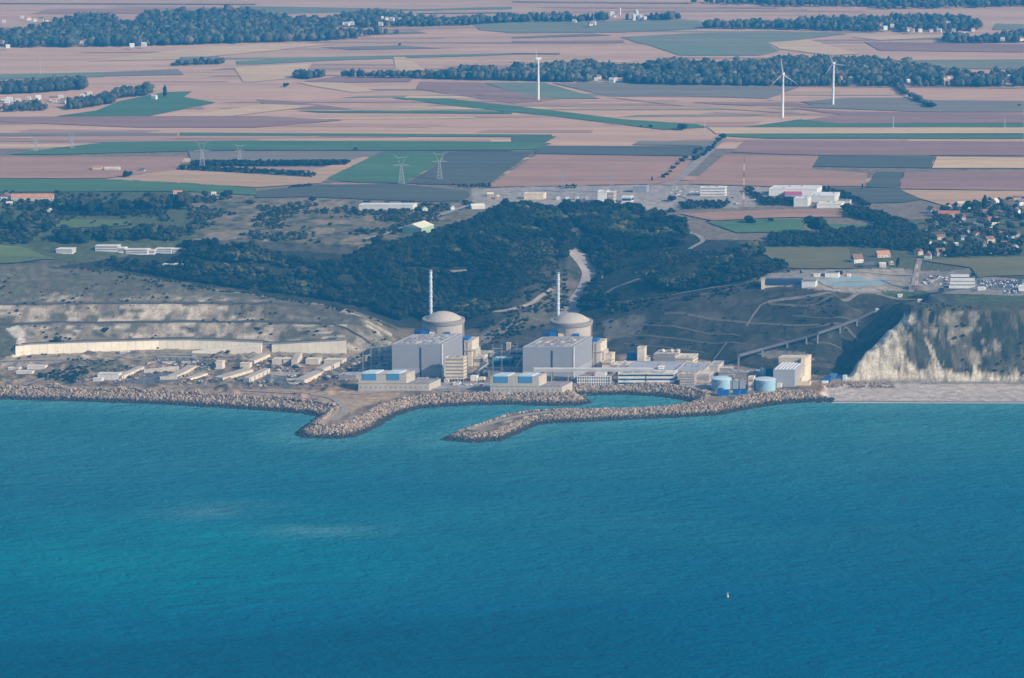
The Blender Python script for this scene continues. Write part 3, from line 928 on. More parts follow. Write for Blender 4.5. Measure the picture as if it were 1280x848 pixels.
def scatter(poly, spacing, zf=None, jit=1.0):
    W = [(at_z(x, y, zf) if zf is not None else ground(x, y)) for x, y in poly]
    A = np.array(W)
    X, Y = np.meshgrid(np.arange(A[:, 0].min(), A[:, 0].max(), spacing), np.arange(A[:, 1].min(), A[:, 1].max(), spacing))
    X = X.ravel() + rng.uniform(-.5, .5, X.size) * spacing * jit
    Y = Y.ravel() + rng.uniform(-.5, .5, Y.size) * spacing * jit
    Z = np.full(X.shape, float(zf)) if zf is not None else np.where(Y < 4800, height(X, np.minimum(Y, 4800)), 95)
    px, py = proj(X, Y, Z)
    m = inside(px, py, poly)
    return np.stack([X[m], Y[m], Z[m]], -1)


F_LEFT = [(112, 336), (150, 324), (170, 330), (215, 333), (232, 306), (300, 304), (335, 318), (400, 330), (440, 322), (470, 310), (494, 308), (530, 300), (548, 296), (575, 285), (596, 274), (618, 264), (630, 258),
          (690, 261), (712, 284), (722, 304), (714, 314), (702, 330), (692, 352), (664, 376), (640, 386), (610, 393), (596, 398), (575, 402), (540, 404), (505, 402), (480, 396), (462, 386), (430, 380), (385, 372), (320, 364), (267, 357), (212, 349), (140, 336)]
F_RIGHT = [(724, 306), (735, 292), (700, 262), (712, 258), (800, 262), (806, 272), (850, 280), (858, 292), (866, 306), (900, 318), (945, 312), (985, 332), (960, 345), (905, 358), (870, 364), (838, 366), (790, 350), (755, 352), (748, 368), (780, 376), (740, 388), (718, 390), (736, 366), (748, 344), (738, 326)]
P = np.concatenate([scatter(F_LEFT, 6.0), scatter(F_RIGHT, 6.0)])
px, py = proj(P[:, 0], P[:, 1], P[:, 2])
gap = vnoise(P[:, 0] / 24, P[:, 1] / 24, 300)
brown = inside(px, py, [(640, 300), (700, 300), (702, 345), (660, 385), (620, 400), (596, 385), (630, 345)]) | inside(px, py, [(770, 318), (850, 308), (930, 320), (900, 352), (800, 352), (765, 340)])
keep = (gap < np.where(brown, .74, .84)) & ~inside(px, py, [(205, 325), (255, 335), (400, 345), (405, 340), (260, 326)]) & ~inside(px, py, [(500, 338), (600, 334), (600, 345), (500, 344)])
keep &= ~inside(px, py, [(750, 352), (770, 347), (800, 343), (814, 351), (790, 362), (765, 376), (748, 374)]) & ~inside(px, py, [(846, 298), (880, 294), (902, 303), (888, 318), (858, 316)]) & ~inside(px, py, [(930, 326), (960, 318), (990, 334), (960, 346)])
keep &= ~inside(px, py, [(104, 338), (232, 338), (236, 318), (108, 310)]) | (rng.uniform(0, 1, len(P)) < .25)
P, brown, px, py = P[keep], brown[keep], px[keep], py[keep]
big = vnoise(P[:, 0] / 60, P[:, 1] / 60, 320)
hh = (3.5 + 8 * big + rng.uniform(0, 4.5, len(P)) + 5 * (rng.uniform(0, 1, len(P)) < .06)) * np.where(brown, .5, 1)
lite = sstep(.55, .72, fbm(P[:, 0] / 45, P[:, 1] / 45, 340))[:, None]
tt = np.where(brown[:, None], tints(len(P), PAL_MIX) * .7, tints(len(P), PAL_DARK) * .6) * (.6 + .8 * big[:, None]) * (1 + 2.2 * lite * np.array([(1.35, 1.1, .7)]))
merged('woods', P, hh, hh * rng.uniform(.85, 1.25, len(P)), TEMPL_NEAR, M_LEAF, tt)

# scrub on the plateau edge, on the terraces and on the graded slope
def scrub(poly, spacing, lo, hi, pal, thr=.5, s=30):
    P = scatter(poly, spacing)
    P = P[vnoise(P[:, 0] / s, P[:, 1] / s, 400) > thr]
    h = rng.uniform(lo, hi, len(P))
    return P, h, tints(len(P), pal)


parts_ = [scrub([(232, 246), (330, 249), (540, 256), (585, 252), (600, 262), (470, 300), (440, 308), (330, 302), (240, 302)], 9, 2, 5.5, PAL_MIX, .5, 40),
          scrub(ter[:9] + [(0, 345), (-40, 345)], 11, 1.2, 3, PAL_MIX, .66, 22), scrub(rs, 12, 1.2, 3.2, PAL_MIX, .66, 26),
          scrub([(745, 380), (790, 378), (850, 366), (900, 360), (960, 352), (950, 362), (900, 372), (840, 378), (760, 395)], 7, 1.5, 4.5, PAL_MIX, .45, 22),
          scrub([(590, 430), (600, 405), (650, 385), (695, 345), (708, 330), (712, 380), (700, 400), (650, 420)], 5.5, 1.2, 4, PAL_MIX * .8, .45, 18), scrub([(760, 392), (860, 376), (960, 366), (1050, 372), (1040, 440), (900, 440), (770, 432)], 9, .8, 2.2, PAL_MIX, .62, 14),
          scrub([(40, 330), (130, 338), (212, 350), (320, 366), (420, 382), (480, 408), (440, 392), (330, 372), (200, 358), (90, 334)], 6, 1.2, 3.0, PAL_MIX, .55, 22),
          scrub([(1110, 470), (1120, 430), (1150, 398), (1290, 400), (1290, 470)], 7, 1.5, 3.4, PAL_MIX, .48, 30),
          scrub([(0, 240), (200, 245), (232, 300), (120, 300), (0, 305)], 12, 2, 5, PAL_DARK, .5, 30),
          scrub([(1150, 392), (1290, 394), (1290, 384), (1150, 380)], 8, 1, 2.5, PAL_MIX, .5, 30),
          scrub([(700, 262), (860, 262), (860, 290), (735, 290)], 8, 2, 5, PAL_MIX, .45, 30), scrub([(40, 472), (95, 458), (112, 466), (95, 479)], 6, 1.5, 4, PAL_DARK, .3, 20),
          scrub([(78, 448), (150, 452), (172, 462), (120, 466)], 8, 1, 2.5, PAL_MIX, .5, 20)]
merged('scrub', np.concatenate([p[0] for p in parts_]), np.concatenate([p[1] for p in parts_]), np.concatenate([p[1] for p in parts_]) * 1.5, TEMPL_BUSH, M_LEAF, np.concatenate([p[2] for p in parts_]))

FARH = [('pale house among the trees of the hamlet by the wide green field', 'houses of the hamlet by the green field', [(5, 123), (9, 126), (12, 124), (18, 128), (23, 126), (36, 122), (48, 122), (65, 123), (68, 125), (70, 122), (80, 126), (83, 124), (76, 121), (92, 123), (97, 121), (103, 119), (108, 117), (112, 117), (193, 121)]),
        ('pale house in the long village wood behind the wind turbines', 'houses in the village wood behind the turbines', [(728, 97), (745, 98), (748, 96), (759, 95), (765, 100), (770, 98), (776, 99), (808, 88), (826, 91), (874, 95), (903, 92), (918, 91), (930, 92), (1022, 95), (1028, 94), (1050, 97), (1056, 96), (1064, 98), (1122, 98), (1135, 100), (1150, 98), (1177, 98), (1180, 97), (1185, 96), (1190, 95), (1208, 95), (1228, 92), (1218, 93), (1255, 100), (1277, 102), (1260, 96)]),
        ('tiny far house before the blue woodland at the top', 'far houses before the blue woodland', [(28, 22), (36, 24), (44, 26), (58, 26), (52, 25), (5, 27), (55, 54), (102, 54), (108, 53), (165, 58), (180, 57), (371, 27), (10, 59), (3, 54)]),
        ('tiny far house in the hazy hamlet beyond the left woodland', 'far houses in the hazy hamlet', [(430, 30), (434, 31), (440, 30), (478, 22), (483, 24), (490, 25), (500, 24), (476, 31), (520, 22)]),
        ('tiny far house along the hazy village edge at the top right', 'far houses at the hazy village edge', [(1101, 32), (1106, 36), (1115, 33), (1136, 38), (1140, 39), (1150, 39), (1164, 39), (1174, 39), (1192, 38), (1200, 42), (1216, 38), (1207, 43), (1253, 50), (1276, 50), (1185, 30), (1176, 30)]),
        ('tiny far farm building beside the white silos', 'far farm buildings beside the silos', [(718, 27), (738, 31), (765, 18), (768, 20), (806, 23), (742, 30)])]
FARW = np.array([at_z(x, y + 4.0, 95.0)[:2] for _, _, L_ in FARH for x, y in L_])
# woods on the plain (each reads as one mass)
FARWOODS = [
    ([(428, 97.5), (520, 99), (640, 102), (740, 104), (840, 107), (960, 108.5), (1120, 109), (1300, 109.5), (1300, 96), (1260, 97), (1200, 97), (1160, 91), (1120, 87), (1090, 80), (1040, 80), (990, 79), (940, 84), (900, 88), (860, 83), (830, 83), (800, 90),
      (760, 90), (735, 85), (690, 88), (650, 92), (625, 96), (600, 91), (560, 96.5), (520, 97.8), (430, 96.6)], 11, 10, 15),
    ([(-40, 60.5), (170, 59), (320, 54), (410, 52), (449, 48.5), (447, 46), (420, 46), (418, 30), (350, 28), (320, 20), (290, 18), (230, 20), (180, 22), (172, 33), (150, 35), (140, 25), (110, 24), (80, 30), (60, 38), (28, 44), (-40, 46)], 15, 11, 17),
    ([(420, 36), (570, 33), (640, 29), (850, 26), (845, 22), (800, 27), (700, 24), (640, 25), (560, 29), (520, 26), (480, 20), (450, 20), (418, 26)], 15, 9, 14),
    ([(873, 36.5), (960, 37.5), (1100, 41), (1222, 40), (1226, 36), (1205, 27), (1130, 25), (1080, 29), (1010, 30), (990, 33), (960, 33), (900, 32)], 16, 10, 15),
    ([(1177, 55), (1300, 54), (1300, 44), (1240, 51), (1200, 51), (1182, 49)], 15, 10, 15),
    ([(862, 5), (925, 7), (945, 5), (960, 9), (1090, 9), (1100, 13), (1180, 11), (1300, 9), (1300, 5), (870, 3)], 22, 11, 16),
    ([(-30, 141.5), (60, 139), (58, 133), (-30, 134)], 10, 6, 9), ([(85, 139), (142, 130), (145, 124), (188, 120), (186, 118), (150, 119), (128, 125), (86, 133)], 9, 9, 14),
    ([(-30, 120), (60, 116), (108, 112), (106, 108), (30, 112), (-30, 114)], 10, 12, 17),
    ([(369, 99), (385, 99.5), (405, 97), (403, 95), (372, 96)], 8, 9, 13), ([(214, 83), (232, 82.5), (279, 80.5), (279, 79), (232, 80), (214, 81.5)], 9, 6, 9),
    ([(1119, 108), (1128, 107), (1132, 118), (1148, 126), (1166, 135), (1160, 135), (1140, 124), (1124, 117)], 7, 4, 8),
    ([(430, 42), (449, 47), (500, 43), (480, 41)], 18, 6, 9),
]
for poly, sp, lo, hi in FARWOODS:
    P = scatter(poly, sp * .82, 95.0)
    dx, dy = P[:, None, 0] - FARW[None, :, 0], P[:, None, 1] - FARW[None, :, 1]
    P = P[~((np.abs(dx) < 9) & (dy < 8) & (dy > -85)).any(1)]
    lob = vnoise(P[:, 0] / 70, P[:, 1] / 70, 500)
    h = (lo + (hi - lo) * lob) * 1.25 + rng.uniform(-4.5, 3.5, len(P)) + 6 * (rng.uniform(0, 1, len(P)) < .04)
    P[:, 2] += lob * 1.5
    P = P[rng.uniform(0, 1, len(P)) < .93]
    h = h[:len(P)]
    merged('woods', P, h, h * rng.uniform(.45, 1.1, len(P)), TEMPL_FAR, M_LEAF, tints(len(P), PAL_DARK) * np.array([(3.5, 2.9, 4.3)]) * (.75 + .5 * lob[:len(P), None]), smooth=True)  # far crowns paler and bluer: distance haze put into the tint

# planted blocks and hedges in the nearer fields and around the works
BLOCKS = [([(240, 209.5), (438, 207.5), (437, 205.5), (240, 206)], 5, 8, 11), ([(223, 213.5), (300, 217), (393, 222), (394, 219.5), (300, 214), (223, 210.5)], 6, 6, 9), ([(362, 236), (392, 233.5), (392, 231.5), (366, 234)], 4, 3, 5),
          ([(962, 309), (1060, 309), (1105, 311), (1190, 322), (1276, 320), (1276, 318), (1230, 316), (1150, 310), (1140, 296), (1100, 294), (960, 297)], 7, 7, 12),
          ([(1022, 239), (1060, 252), (1084, 262), (1090, 260), (1064, 247), (1026, 236)], 7, 7, 10), ([(850, 263), (905, 261), (912, 256), (880, 255), (850, 257)], 6, 6, 10),
          ([(948, 258), (1000, 257), (1000, 251), (952, 250)], 6, 6, 9), ([(930, 240), (952, 255), (960, 254), (936, 237)], 6, 5, 9), ([(910, 345), (950, 343), (985, 336), (975, 330), (930, 333)], 6, 6, 10),
          ([(1052, 262), (1100, 270), (1140, 285), (1150, 300), (1120, 306), (1070, 300), (1030, 303), (1030, 292), (1100, 290), (1090, 278), (1060, 272)], 7, 8, 13),
          ([(0, 294), (20, 296), (44, 301), (30, 307), (0, 304)], 7, 6, 9), ([(70, 270), (160, 271), (210, 269), (205, 262), (150, 260), (75, 260)], 6, 5, 7),
          ([(600, 236), (612, 236), (612, 233), (560, 233), (575, 235)], 7, 4, 7), ([(700, 236), (720, 236), (720, 234), (700, 234)], 5, 4, 6), ([(1085, 366), (1105, 368), (1130, 367), (1120, 363)], 6, 1, 2.5)]
P_, h_ = [], []
for poly, sp, lo, hi in BLOCKS:
    P = scatter(poly, sp)
    P_.append(P)
    h_.append(rng.uniform(lo, hi, len(P)))
P, h = np.concatenate(P_), np.concatenate(h_)
merged('groves', P, h, h * rng.uniform(.7, 1.1, len(P)), TEMPL_NEAR, M_LEAF, tints(len(P), PAL_DARK))

# rubble and stacked material on the unfinished platform
Pr = np.concatenate([scatter([(90, 478), (180, 446), (440, 446), (470, 470), (440, 482), (300, 484), (120, 482)], 5.5), scatter([(440, 478), (450, 445), (490, 440), (490, 476)], 5), scatter([(598, 478), (600, 448), (655, 446), (655, 478)], 6), scatter([(770, 470), (890, 468), (960, 478), (960, 470), (890, 456), (770, 458)], 7)])
Pr = Pr[(vnoise(Pr[:, 0] / 18, Pr[:, 1] / 18, 700) > .52)]
RUB = Pr
# rock armour along the shore and on both breakwaters
def rock(r_):
    v, f = ico(0)
    v = np.sign(v) * np.abs(v) ** .6
    v = v * (1 + (r_.uniform(0, 1, (12, 1)) - .5) * .35) * np.array([.62, .5, .5]) * r_.uniform(.8, 1.2, 3)
    v[:, 2] += .25
    return v, f


ROCKS = [rock(R_) for _ in range(7)]
sx0, sx1 = -1000, 470
X, Y = np.meshgrid(np.arange(sx0, sx1, 2.1), np.arange(3080, 3480, 2.0))
X = X.ravel() + rng.uniform(-1, 1, X.size)
Y = Y.ravel() + rng.uniform(-1, 1, Y.size)
d = bil(SD, X, Y)
wob = vnoise(X / 20, Y / 20, 600) * 5
m = (d > -3.5) & (d < 19 + wob) & (X < 372 + vnoise(X / 9, Y / 9, 601) * 30)
e = (X >= 372) & (d > 66) & (d < 92) & (vnoise(X / 9, Y / 9, 602) > .3 + .35 * sstep(430, 520, X)) & (X < 640) & (height(X, Y) < 9)
m |= e
qx, qy = proj(X, Y, 0 * X)
m &= ~((bil(BWM, X, Y) > .5) & (d > 13.5) & (qx < 690))
X, Y, d = X[m], Y[m], d[m]
Z = np.maximum(height(X, Y), -1.2) - .4
sz = rng.uniform(1.7, 3.6, len(X)) * np.where(X > 372, .75, 1)
tn = rng.uniform(.4, 1.1, (len(X), 1)) * np.array([(.43, .325, .235)])
tn = np.where((rng.uniform(0, 1, (len(X), 1)) < .25), tn * np.array([(.75, .72, .75)]), tn)
wet = sstep(3.4, 1.2, Z + rng.uniform(-.8, .8, len(X)))[:, None]
tn = tn * (1 - wet) + np.array([(.045, .04, .035)]) * wet
M_ROCK = mat('rock_armour', (1, 1, 1), .95, .15, .3, .2, 1.2, attr='Tint', spec=.15)
merged('rock_armour', np.stack([X, Y, Z], -1), sz, sz, ROCKS, M_ROCK, tn)

hs_ = rng.uniform(.8, 3.0, len(RUB))
merged('rubble', RUB, hs_, hs_ * rng.uniform(1, 2.4, len(RUB)), ROCKS, M_ROCK, np.array([(.42, .36, .29), (.17, .145, .125), (.10, .10, .11), (.30, .22, .16), (.06, .055, .05)])[rng.integers(0, 5, len(RUB))])

# ---------------------------------------------------------------- trees that stand on their own
M_BARK = mat('bark', (.09, .07, .05), .95)
M_TREE = [mat('tree_foliage_%s' % k, c, .9, .28, .12, .25, .6, spec=.1) for k, c in (('dark', (.020, .028, .014)), ('mid', (.032, .042, .018)), ('warm', (.055, .048, .024)), ('deep', (.015, .024, .014)))]


def tree_proto(seed, h, w, leafmat, lobes=7, low=.2, flat=1.0, spread=.8):
    r_ = np.random.default_rng(seed)
    v, f = crown(r_, lobes, 1, 260, .035, flat, spread, low)
    t = empty('tree', (0, 0, 0), 'tree', 'tree')
    link('crown', raw_mesh('crown', v * np.array([w, w, h]), f, leafmat), t)
    mb = MB()
    k = h * .03
    mb.ring([(k * 1.5, -1), (k, h * .12), (k * .7, h * .45), (k * .3, h * .7)], n=7)
    for a in (0.4, 2.4, 4.5):
        mb.bar((0, 0, h * .25), (math.cos(a) * w * .25, math.sin(a) * w * .25, h * .52), k * .5, k * .2)
    mb.build('trunk', M_BARK, t)
    return t


PROTO = [tree_proto(1, 10, 9.5, M_TREE[0]), tree_proto(2, 10, 8.5, M_TREE[1]), tree_proto(3, 10, 9, M_TREE[2]), tree_proto(4, 10, 8, M_TREE[3]), tree_proto(5, 10, 3.6, M_TREE[3], 6, .1, 1.5, .35), tree_proto(6, 10, 14, M_TREE[0], 8, .05), tree_proto(7, 10, 5.0, M_TREE[3], 5, .05, 1.3, .3)]
used_ = set()


def tree(px, py, hpx, kind, label, group=None, wld=None):
    g = ground(px, py) if wld is None else wld
    h = hpx * mpp(g)
    s = h / 10
    if kind not in used_:
        used_.add(kind)
        t = PROTO[kind]
        t.location = [float(v) for v in g]
        t.scale = (s, s, s)
        t['label'] = label
        if group:
            t['group'] = group
        t.rotation_euler = (0, 0, 0)
        return t
    return copy_tree(PROTO[kind], g, label, group, random.uniform(0, 6.28), s)


for a in [
    (160, 222.5, 10, 0, 'large dark tree standing alone in the pink stubble right of the ruined farm'), (256, 246.5, 9, 0, 'rounded tree between two small white farm sheds'),
    (278, 246.5, 7, 3, 'low dark tree beside the bigger tree at the end of the farm lane'), (286, 246.5, 10, 0, 'taller dark tree at the very end of the farm lane'),
    (390, 252, 7, 5, 'wide dark bush on the grey field edge above the scrubland'), (459, 257, 7, 5, 'dark bush behind the long white depot, at its end nearest the terraces'), (484, 257, 6, 0, 'small dark tree behind the middle of the long white depot'),
    (507, 257, 7, 5, 'dark bush behind the long white depot, at its end nearest the turbine hall'), (445, 188, 4, 5, 'small dark bush alone on the line between two green fields'), (852, 163, 9, 5, 'broad dark clump of a tree at the tip of the thin green field'),
    (813, 160, 4.5, 0, 'small round tree just short of the broad clump by the green field'), (801, 159, 2.5, 5, 'flat dark bush by the far green strip'), (1165, 135, 8, 5, 'bushy dark tree at the near end of the hedge running from the village wood'),
    (1274, 133, 3, 0, 'tiny lone tree in the grey green field at the far edge'), (358, 109, 6, 0, 'small round tree on a field track in the pale stripes'), (521, 96, 9, 5, 'flat topped tree with open trunk on the plain between hedge and village wood'),
    (455, 96.5, 7, 0, 'round tree rising from the thin hedge on the plain'), (500, 57, 3, 0, 'tiny far tree on the field boundary'), (206, 122, 16, 4, 'tall narrow tree at the end of the hamlet by the green field'),
    (936, 279, 11, 0, 'twin crowned dark tree at the edge of the bright green field'), (941, 280, 9, 3, 'shorter tree leaning on the twin crowned tree by the green field'), (886, 278, 4, 0, 'tiny round tree on the pale strip between stubble and green field'),
    (963, 278, 6, 0, 'small ball shaped tree standing alone in the green field'), (1020, 293, 27, 0, 'very large rounded tree at the end of the bright green field'), (1122, 334, 11, 6, 'dark conical tree beside the sheds above the ponds'),
    (1230, 265, 22, 4, 'tall dark poplar rising above the hillside village'), (839, 252, 8, 5, 'dark tree standing by itself among the cars behind the valley wood'), (815, 227, 7, 4, 'narrow dark tree beside the foot of the field road'),
    (73, 430, 9, 2, 'purple brown bush on the berm at the end of the white retaining wall'), (132, 415, 6, 5, 'dark round bush in the middle of the lowest terrace'), (870, 372, 9, 0, 'round dark tree on the brow of the graded slope'),
    (835, 362, 15, 2, 'pale green brown tree standing out of the valley wood'), (775, 374, 8, 5, 'round dark tree in front of the bare chalk bank'), (905, 356, 7, 0, 'dark tree beside the concrete pump tower'), (948, 350, 5, 3, 'small tree beside the white posts near the reservoir'),
    (1048, 345, 8, 0, 'dark tree behind the flat white shed at the ponds'), (1078, 237, 8, 4, 'slim dark tree above the tree belt by the white works'), (985, 341, 4, 0, 'small round tree on the path above the reservoir basin'), (1001, 342, 4, 3, 'dark bush near the white van above the reservoir basin'),
    (1216, 345, 4, 5, 'clump of dark bush at the corner of the tan field by the terraced block')]:
    tree(*a)


def grow(n, poly, lo, hi, kinds, label, group, mind=5):
    W = []
    P = scatter(poly, 3.5)
    rng.shuffle(P)
    for p in P:
        if all((p[0] - q[0]) ** 2 + (p[1] - q[1]) ** 2 > mind ** 2 for q in W) and all((p[0] - hx) ** 2 + (p[1] - hy) ** 2 > hr ** 2 for hx, hy, hr in HOUSES):
            W.append(p)
            tree(0, 0, random.uniform(lo, hi), random.choice(kinds), label, group, wld=p)
            if len(W) >= n:
                break
# ================================================================== POWER STATION
M_CLAD = mat('blue_grey_cladding', (.25, .255, .285), .55, .05, .02, .05, .3)
M_CLAD2 = mat('pale_blue_grey_cladding', (.31, .315, .345), .55, .05, .02, .05, .3)
M_CLADS = mat('side_cladding', (.265, .27, .295), .55, .05, .02, .05, .3)
M_ROOFG = mat('gravel_roof', (.30, .27, .265), .95, .22, .08, .25, .4)
M_CONC = mat('concrete', (.44, .385, .32), .9, .16, .06, .16, .4)
M_CONCL = mat('pale_concrete', (.58, .51, .41), .9, .14, .05, .12, .3)
M_CONCD = mat('dark_concrete', (.27, .245, .24), .9, .15, .06, .12, .35)
M_DOME = mat('dome_concrete', (.47, .41, .34), .9, .10, .04, .10, .25)
M_DRUM = mat('drum_concrete', (.45, .395, .335), .9, .08, .03, .10, .3)
M_WHITE = mat('white_paint', (.70, .69, .66), .6, .07, .06, .06, .4)
M_WHITED = mat('dull_white', (.58, .57, .56), .7, .1, .06, .08, .4)
M_CREAM = mat('cream_wall', (.64, .53, .39), .85, .16, .06, .16, .4)
M_BLUE = mat('blue_shutter', (.07, .22, .40), .5, .08, .08, .08, .5)
M_BLUED = mat('dark_blue_steel', (.012, .04, .13), .5, .1, .1, .1, .5)
M_BLUEB = mat('bright_blue', (.018, .11, .36), .5, .1, .1, .12, .5)
M_PALEB = mat('pale_blue_roof', (.50, .60, .66), .5, .07, .08, .06, .5)
M_TANK = mat('tank_blue', (.32, .50, .60), .5, .06, .05, .06, .3)
M_TEAL = mat('teal_shed', (.06, .20, .28), .6, .1, .1, .1, .4)
M_DARK = mat('dark_opening', (.035, .045, .075), .5)
M_STEEL = mat('galvanised_steel', (.34, .34, .36), .5, .1, .2, .1, .5, metal=.2)
M_MAUVE = mat('brown_panel', (.27, .225, .22), .8, .1, .08, .1, .4)
M_ROOFB = mat('blue_grey_roof', (.36, .37, .42), .7, .1, .05, .12, .3)
M_ROOFS = mat('slate_roof', (.13, .125, .135), .8, .15, .1, .15, .5)
M_REDR = mat('red_tile', (.42, .15, .095), .85, .18, .2, .15, .7)
M_BROWN = mat('brown_tile', (.24, .13, .09), .85, .18, .2, .15, .7)
M_ORANGE = mat('orange_tile', (.52, .24, .14), .85, .15, .2, .15, .7)
M_TANR = mat('pale_roof', (.60, .52, .42), .8, .1, .08, .1, .4)
M_GREENW = mat('pale_green_wall', (.33, .45, .30), .7, .06, .06, .06, .4)
M_YEL = mat('cream_roof', (.72, .66, .50), .6, .06, .06, .06, .4)
M_RED = mat('red_paint', (.45, .06, .05), .6)
M_PINKR = mat('crimson_roof', (.42, .09, .17), .7)

U0, V0 = np.array((1, 0.0)), np.array((.33, .944))


def site(px0, px1, yb):
    a, b_ = ground(px0, yb), ground(px1, yb)
    return a, (px1 - px0) * mpp(a), mpp(a) / .975


def block(name, cat, label, px0, px1, yb, yt, dep, wall, roof, bands=0, bmat=None, group=None, v=V0, par=.8, kit=0, stilts=0, gaps=(), wall_top=None, rz=None):
    """flat roofed building: wall, roof deck, parapet, window bands, roof plant, stilts"""
    o, W, k = site(px0, px1, yb)
    if rz is not None:
        o = np.array([o[0], o[1], rz])
    Hh = (yb - yt) * k
    t = empty(name, o, label, cat, group)
    b0 = stilts
    MB(U0, v).box(0, W, 0, dep, b0 if stilts else -1.5, Hh).build('wall', wall, t)
    if stilts:
        MB(U0, v).box(1.5, W - 1.5, 1.5, dep - 1.5, -1, stilts - .02).build('ground_floor', M_DARK, t)
        mb = MB(U0, v)
        for i in range(7):
            a = .4 + (W - 1.2) * i / 6
            mb.box(a, a + .5, .3, .8, -1, stilts - .02)
        mb.build('stilts', M_CONC, t)
    mb = MB(U0, v)
    e = .35
    mb.box(-e, W + e, -e, dep + e, Hh + .003, Hh + .35)
    mb.build('roof', roof, t)
    if par:
        mb = MB(U0, v)
        mb.box(-e - .05, W + e + .05, -e - .05, -e + .35, Hh + .36, Hh + .36 + par).box(-e - .05, W + e + .05, dep + e - .35, dep + e + .05, Hh + .36, Hh + .36 + par)
        mb.box(-e - .05, -e + .35, -e + .36, dep + e - .36, Hh + .36, Hh + .36 + par).box(W + e - .35, W + e + .05, -e + .36, dep + e - .36, Hh + .36, Hh + .36 + par)
        mb.build('parapet', wall, t)
    if bands:
        q = (Hh - b0) / bands
        for i in range(bands):
            z0 = b0 + q * i + q * .38
            mb = MB(U0, v)
            mb.box(.5, W - .5, -.12, .05, z0, z0 + q * .42)
            mb.box(W - .05, W + .12, .6, dep - .6, z0, z0 + q * .42)
            mb.build('window_band', bmat or M_DARK, t)
    if kit:
        r_ = random.Random(int(px0 * 7 + yb))
        for i in range(kit):
            a, c = r_.uniform(.1, .8) * W, r_.uniform(.1, .8) * dep
            w_, l_ = r_.uniform(1, min(4, W * .15)), r_.uniform(1, 4)
            MB(U0, v).box(a, a + w_, c, c + l_, Hh + .36, Hh + .36 + r_.uniform(.8, 2.2)).build('roof_plant', M_STEEL, t)
    for g0, g1 in gaps:
        MB(U0, v).box(W * g0, W * g1, -.3, .1, .2, Hh - .3).build('stair_slot', M_DARK, t)
    t['_w'] = W
    return t, W, Hh


HU, HV = np.array((.9985, .055)), np.array((.385, .923))


def turbine_hall(px0, px1, yb, yt, label, first):
    o, W, k = site(px0, px1, yb)
    o[2] = 10
    Hh, D = (yb - yt) * k, 62
    t = empty('turbine_hall', o, label, 'power station', 'turbine halls of the twin units')
    mb = MB(HU, HV).box(0, W, 0, D, 12.5, Hh)
    mb.build('wall', M_CLAD, t)
    MB(HU, HV).box(-.25, W + .25, -.25, D + .25, -1, 12.4).build('lower_wall', M_CLAD2, t)
    MB(HU, HV).box(W * .555, W * .585, -.5, .1, 1, Hh - 3.5).build('window_strip', M_DARK, t)
    MB(HU, HV).box(W - .6, W + .5, -.6, .8, -.5, Hh + .4).build('corner_pilaster', M_WHITED, t)
    mb = MB(HU, HV)
    for i in range(1, 16):                                     # cladding joints
        if abs(i / 16 - .57) > .03:
            mb.box(W * i / 16 - .09, W * i / 16 + .09, -.07, .02, 12.6, Hh - .2)
        mb.box(W - .02, W + .07, D * i / 16 - .09, D * i / 16 + .09, 12.6, Hh - .2)
    mb.build('cladding_joints', M_CLADS, t)
    MB(HU, HV).box(.4, W - .4, .4, D - .4, Hh + .003, Hh + .5).build('roof', M_ROOFG, t)
    mb = MB(HU, HV)
    mb.box(-.3, W + .3, -.3, .8, Hh + .004, Hh + 1.4).box(-.3, 1.2, .81, D - .3, Hh + .004, Hh + 1.4).box(W - 1.2, W + .3, .81, D - .3, Hh + .004, Hh + 1.4).box(-.3, W + .3, D - .29, D + .5, Hh + .004, Hh + 1.4)
    mb.build('parapet', M_CLAD2, t)
    r_ = random.Random(px0)
    for i in range(5):
        for j in range(9):
            a, b_ = 5 + (W - 14) * i / 4.6 + r_.uniform(-1, 1), 5 + (D - 12) * j / 8.5
            q = r_.random()
            MB(HU, HV).box(a, a + r_.uniform(2, 5.5), b_, b_ + r_.uniform(1.2, 3.2), Hh + .51, Hh + r_.uniform(.9, 2.2)).build('roof_vent', M_ROOFB if q < .4 else M_MAUVE if q < .8 else M_CONCL, t)
    MB(HU, HV).box(W - 7.5, W - 6, 2, D - 2, Hh + .5, Hh + 1.6).build('roof_duct', M_ROOFB, t)
    MB(HU, HV).box(W * .35, W * .42, -.4, .1, -.5, 10).build('door', M_BLUED, t)
    return t, o, W, D, Hh


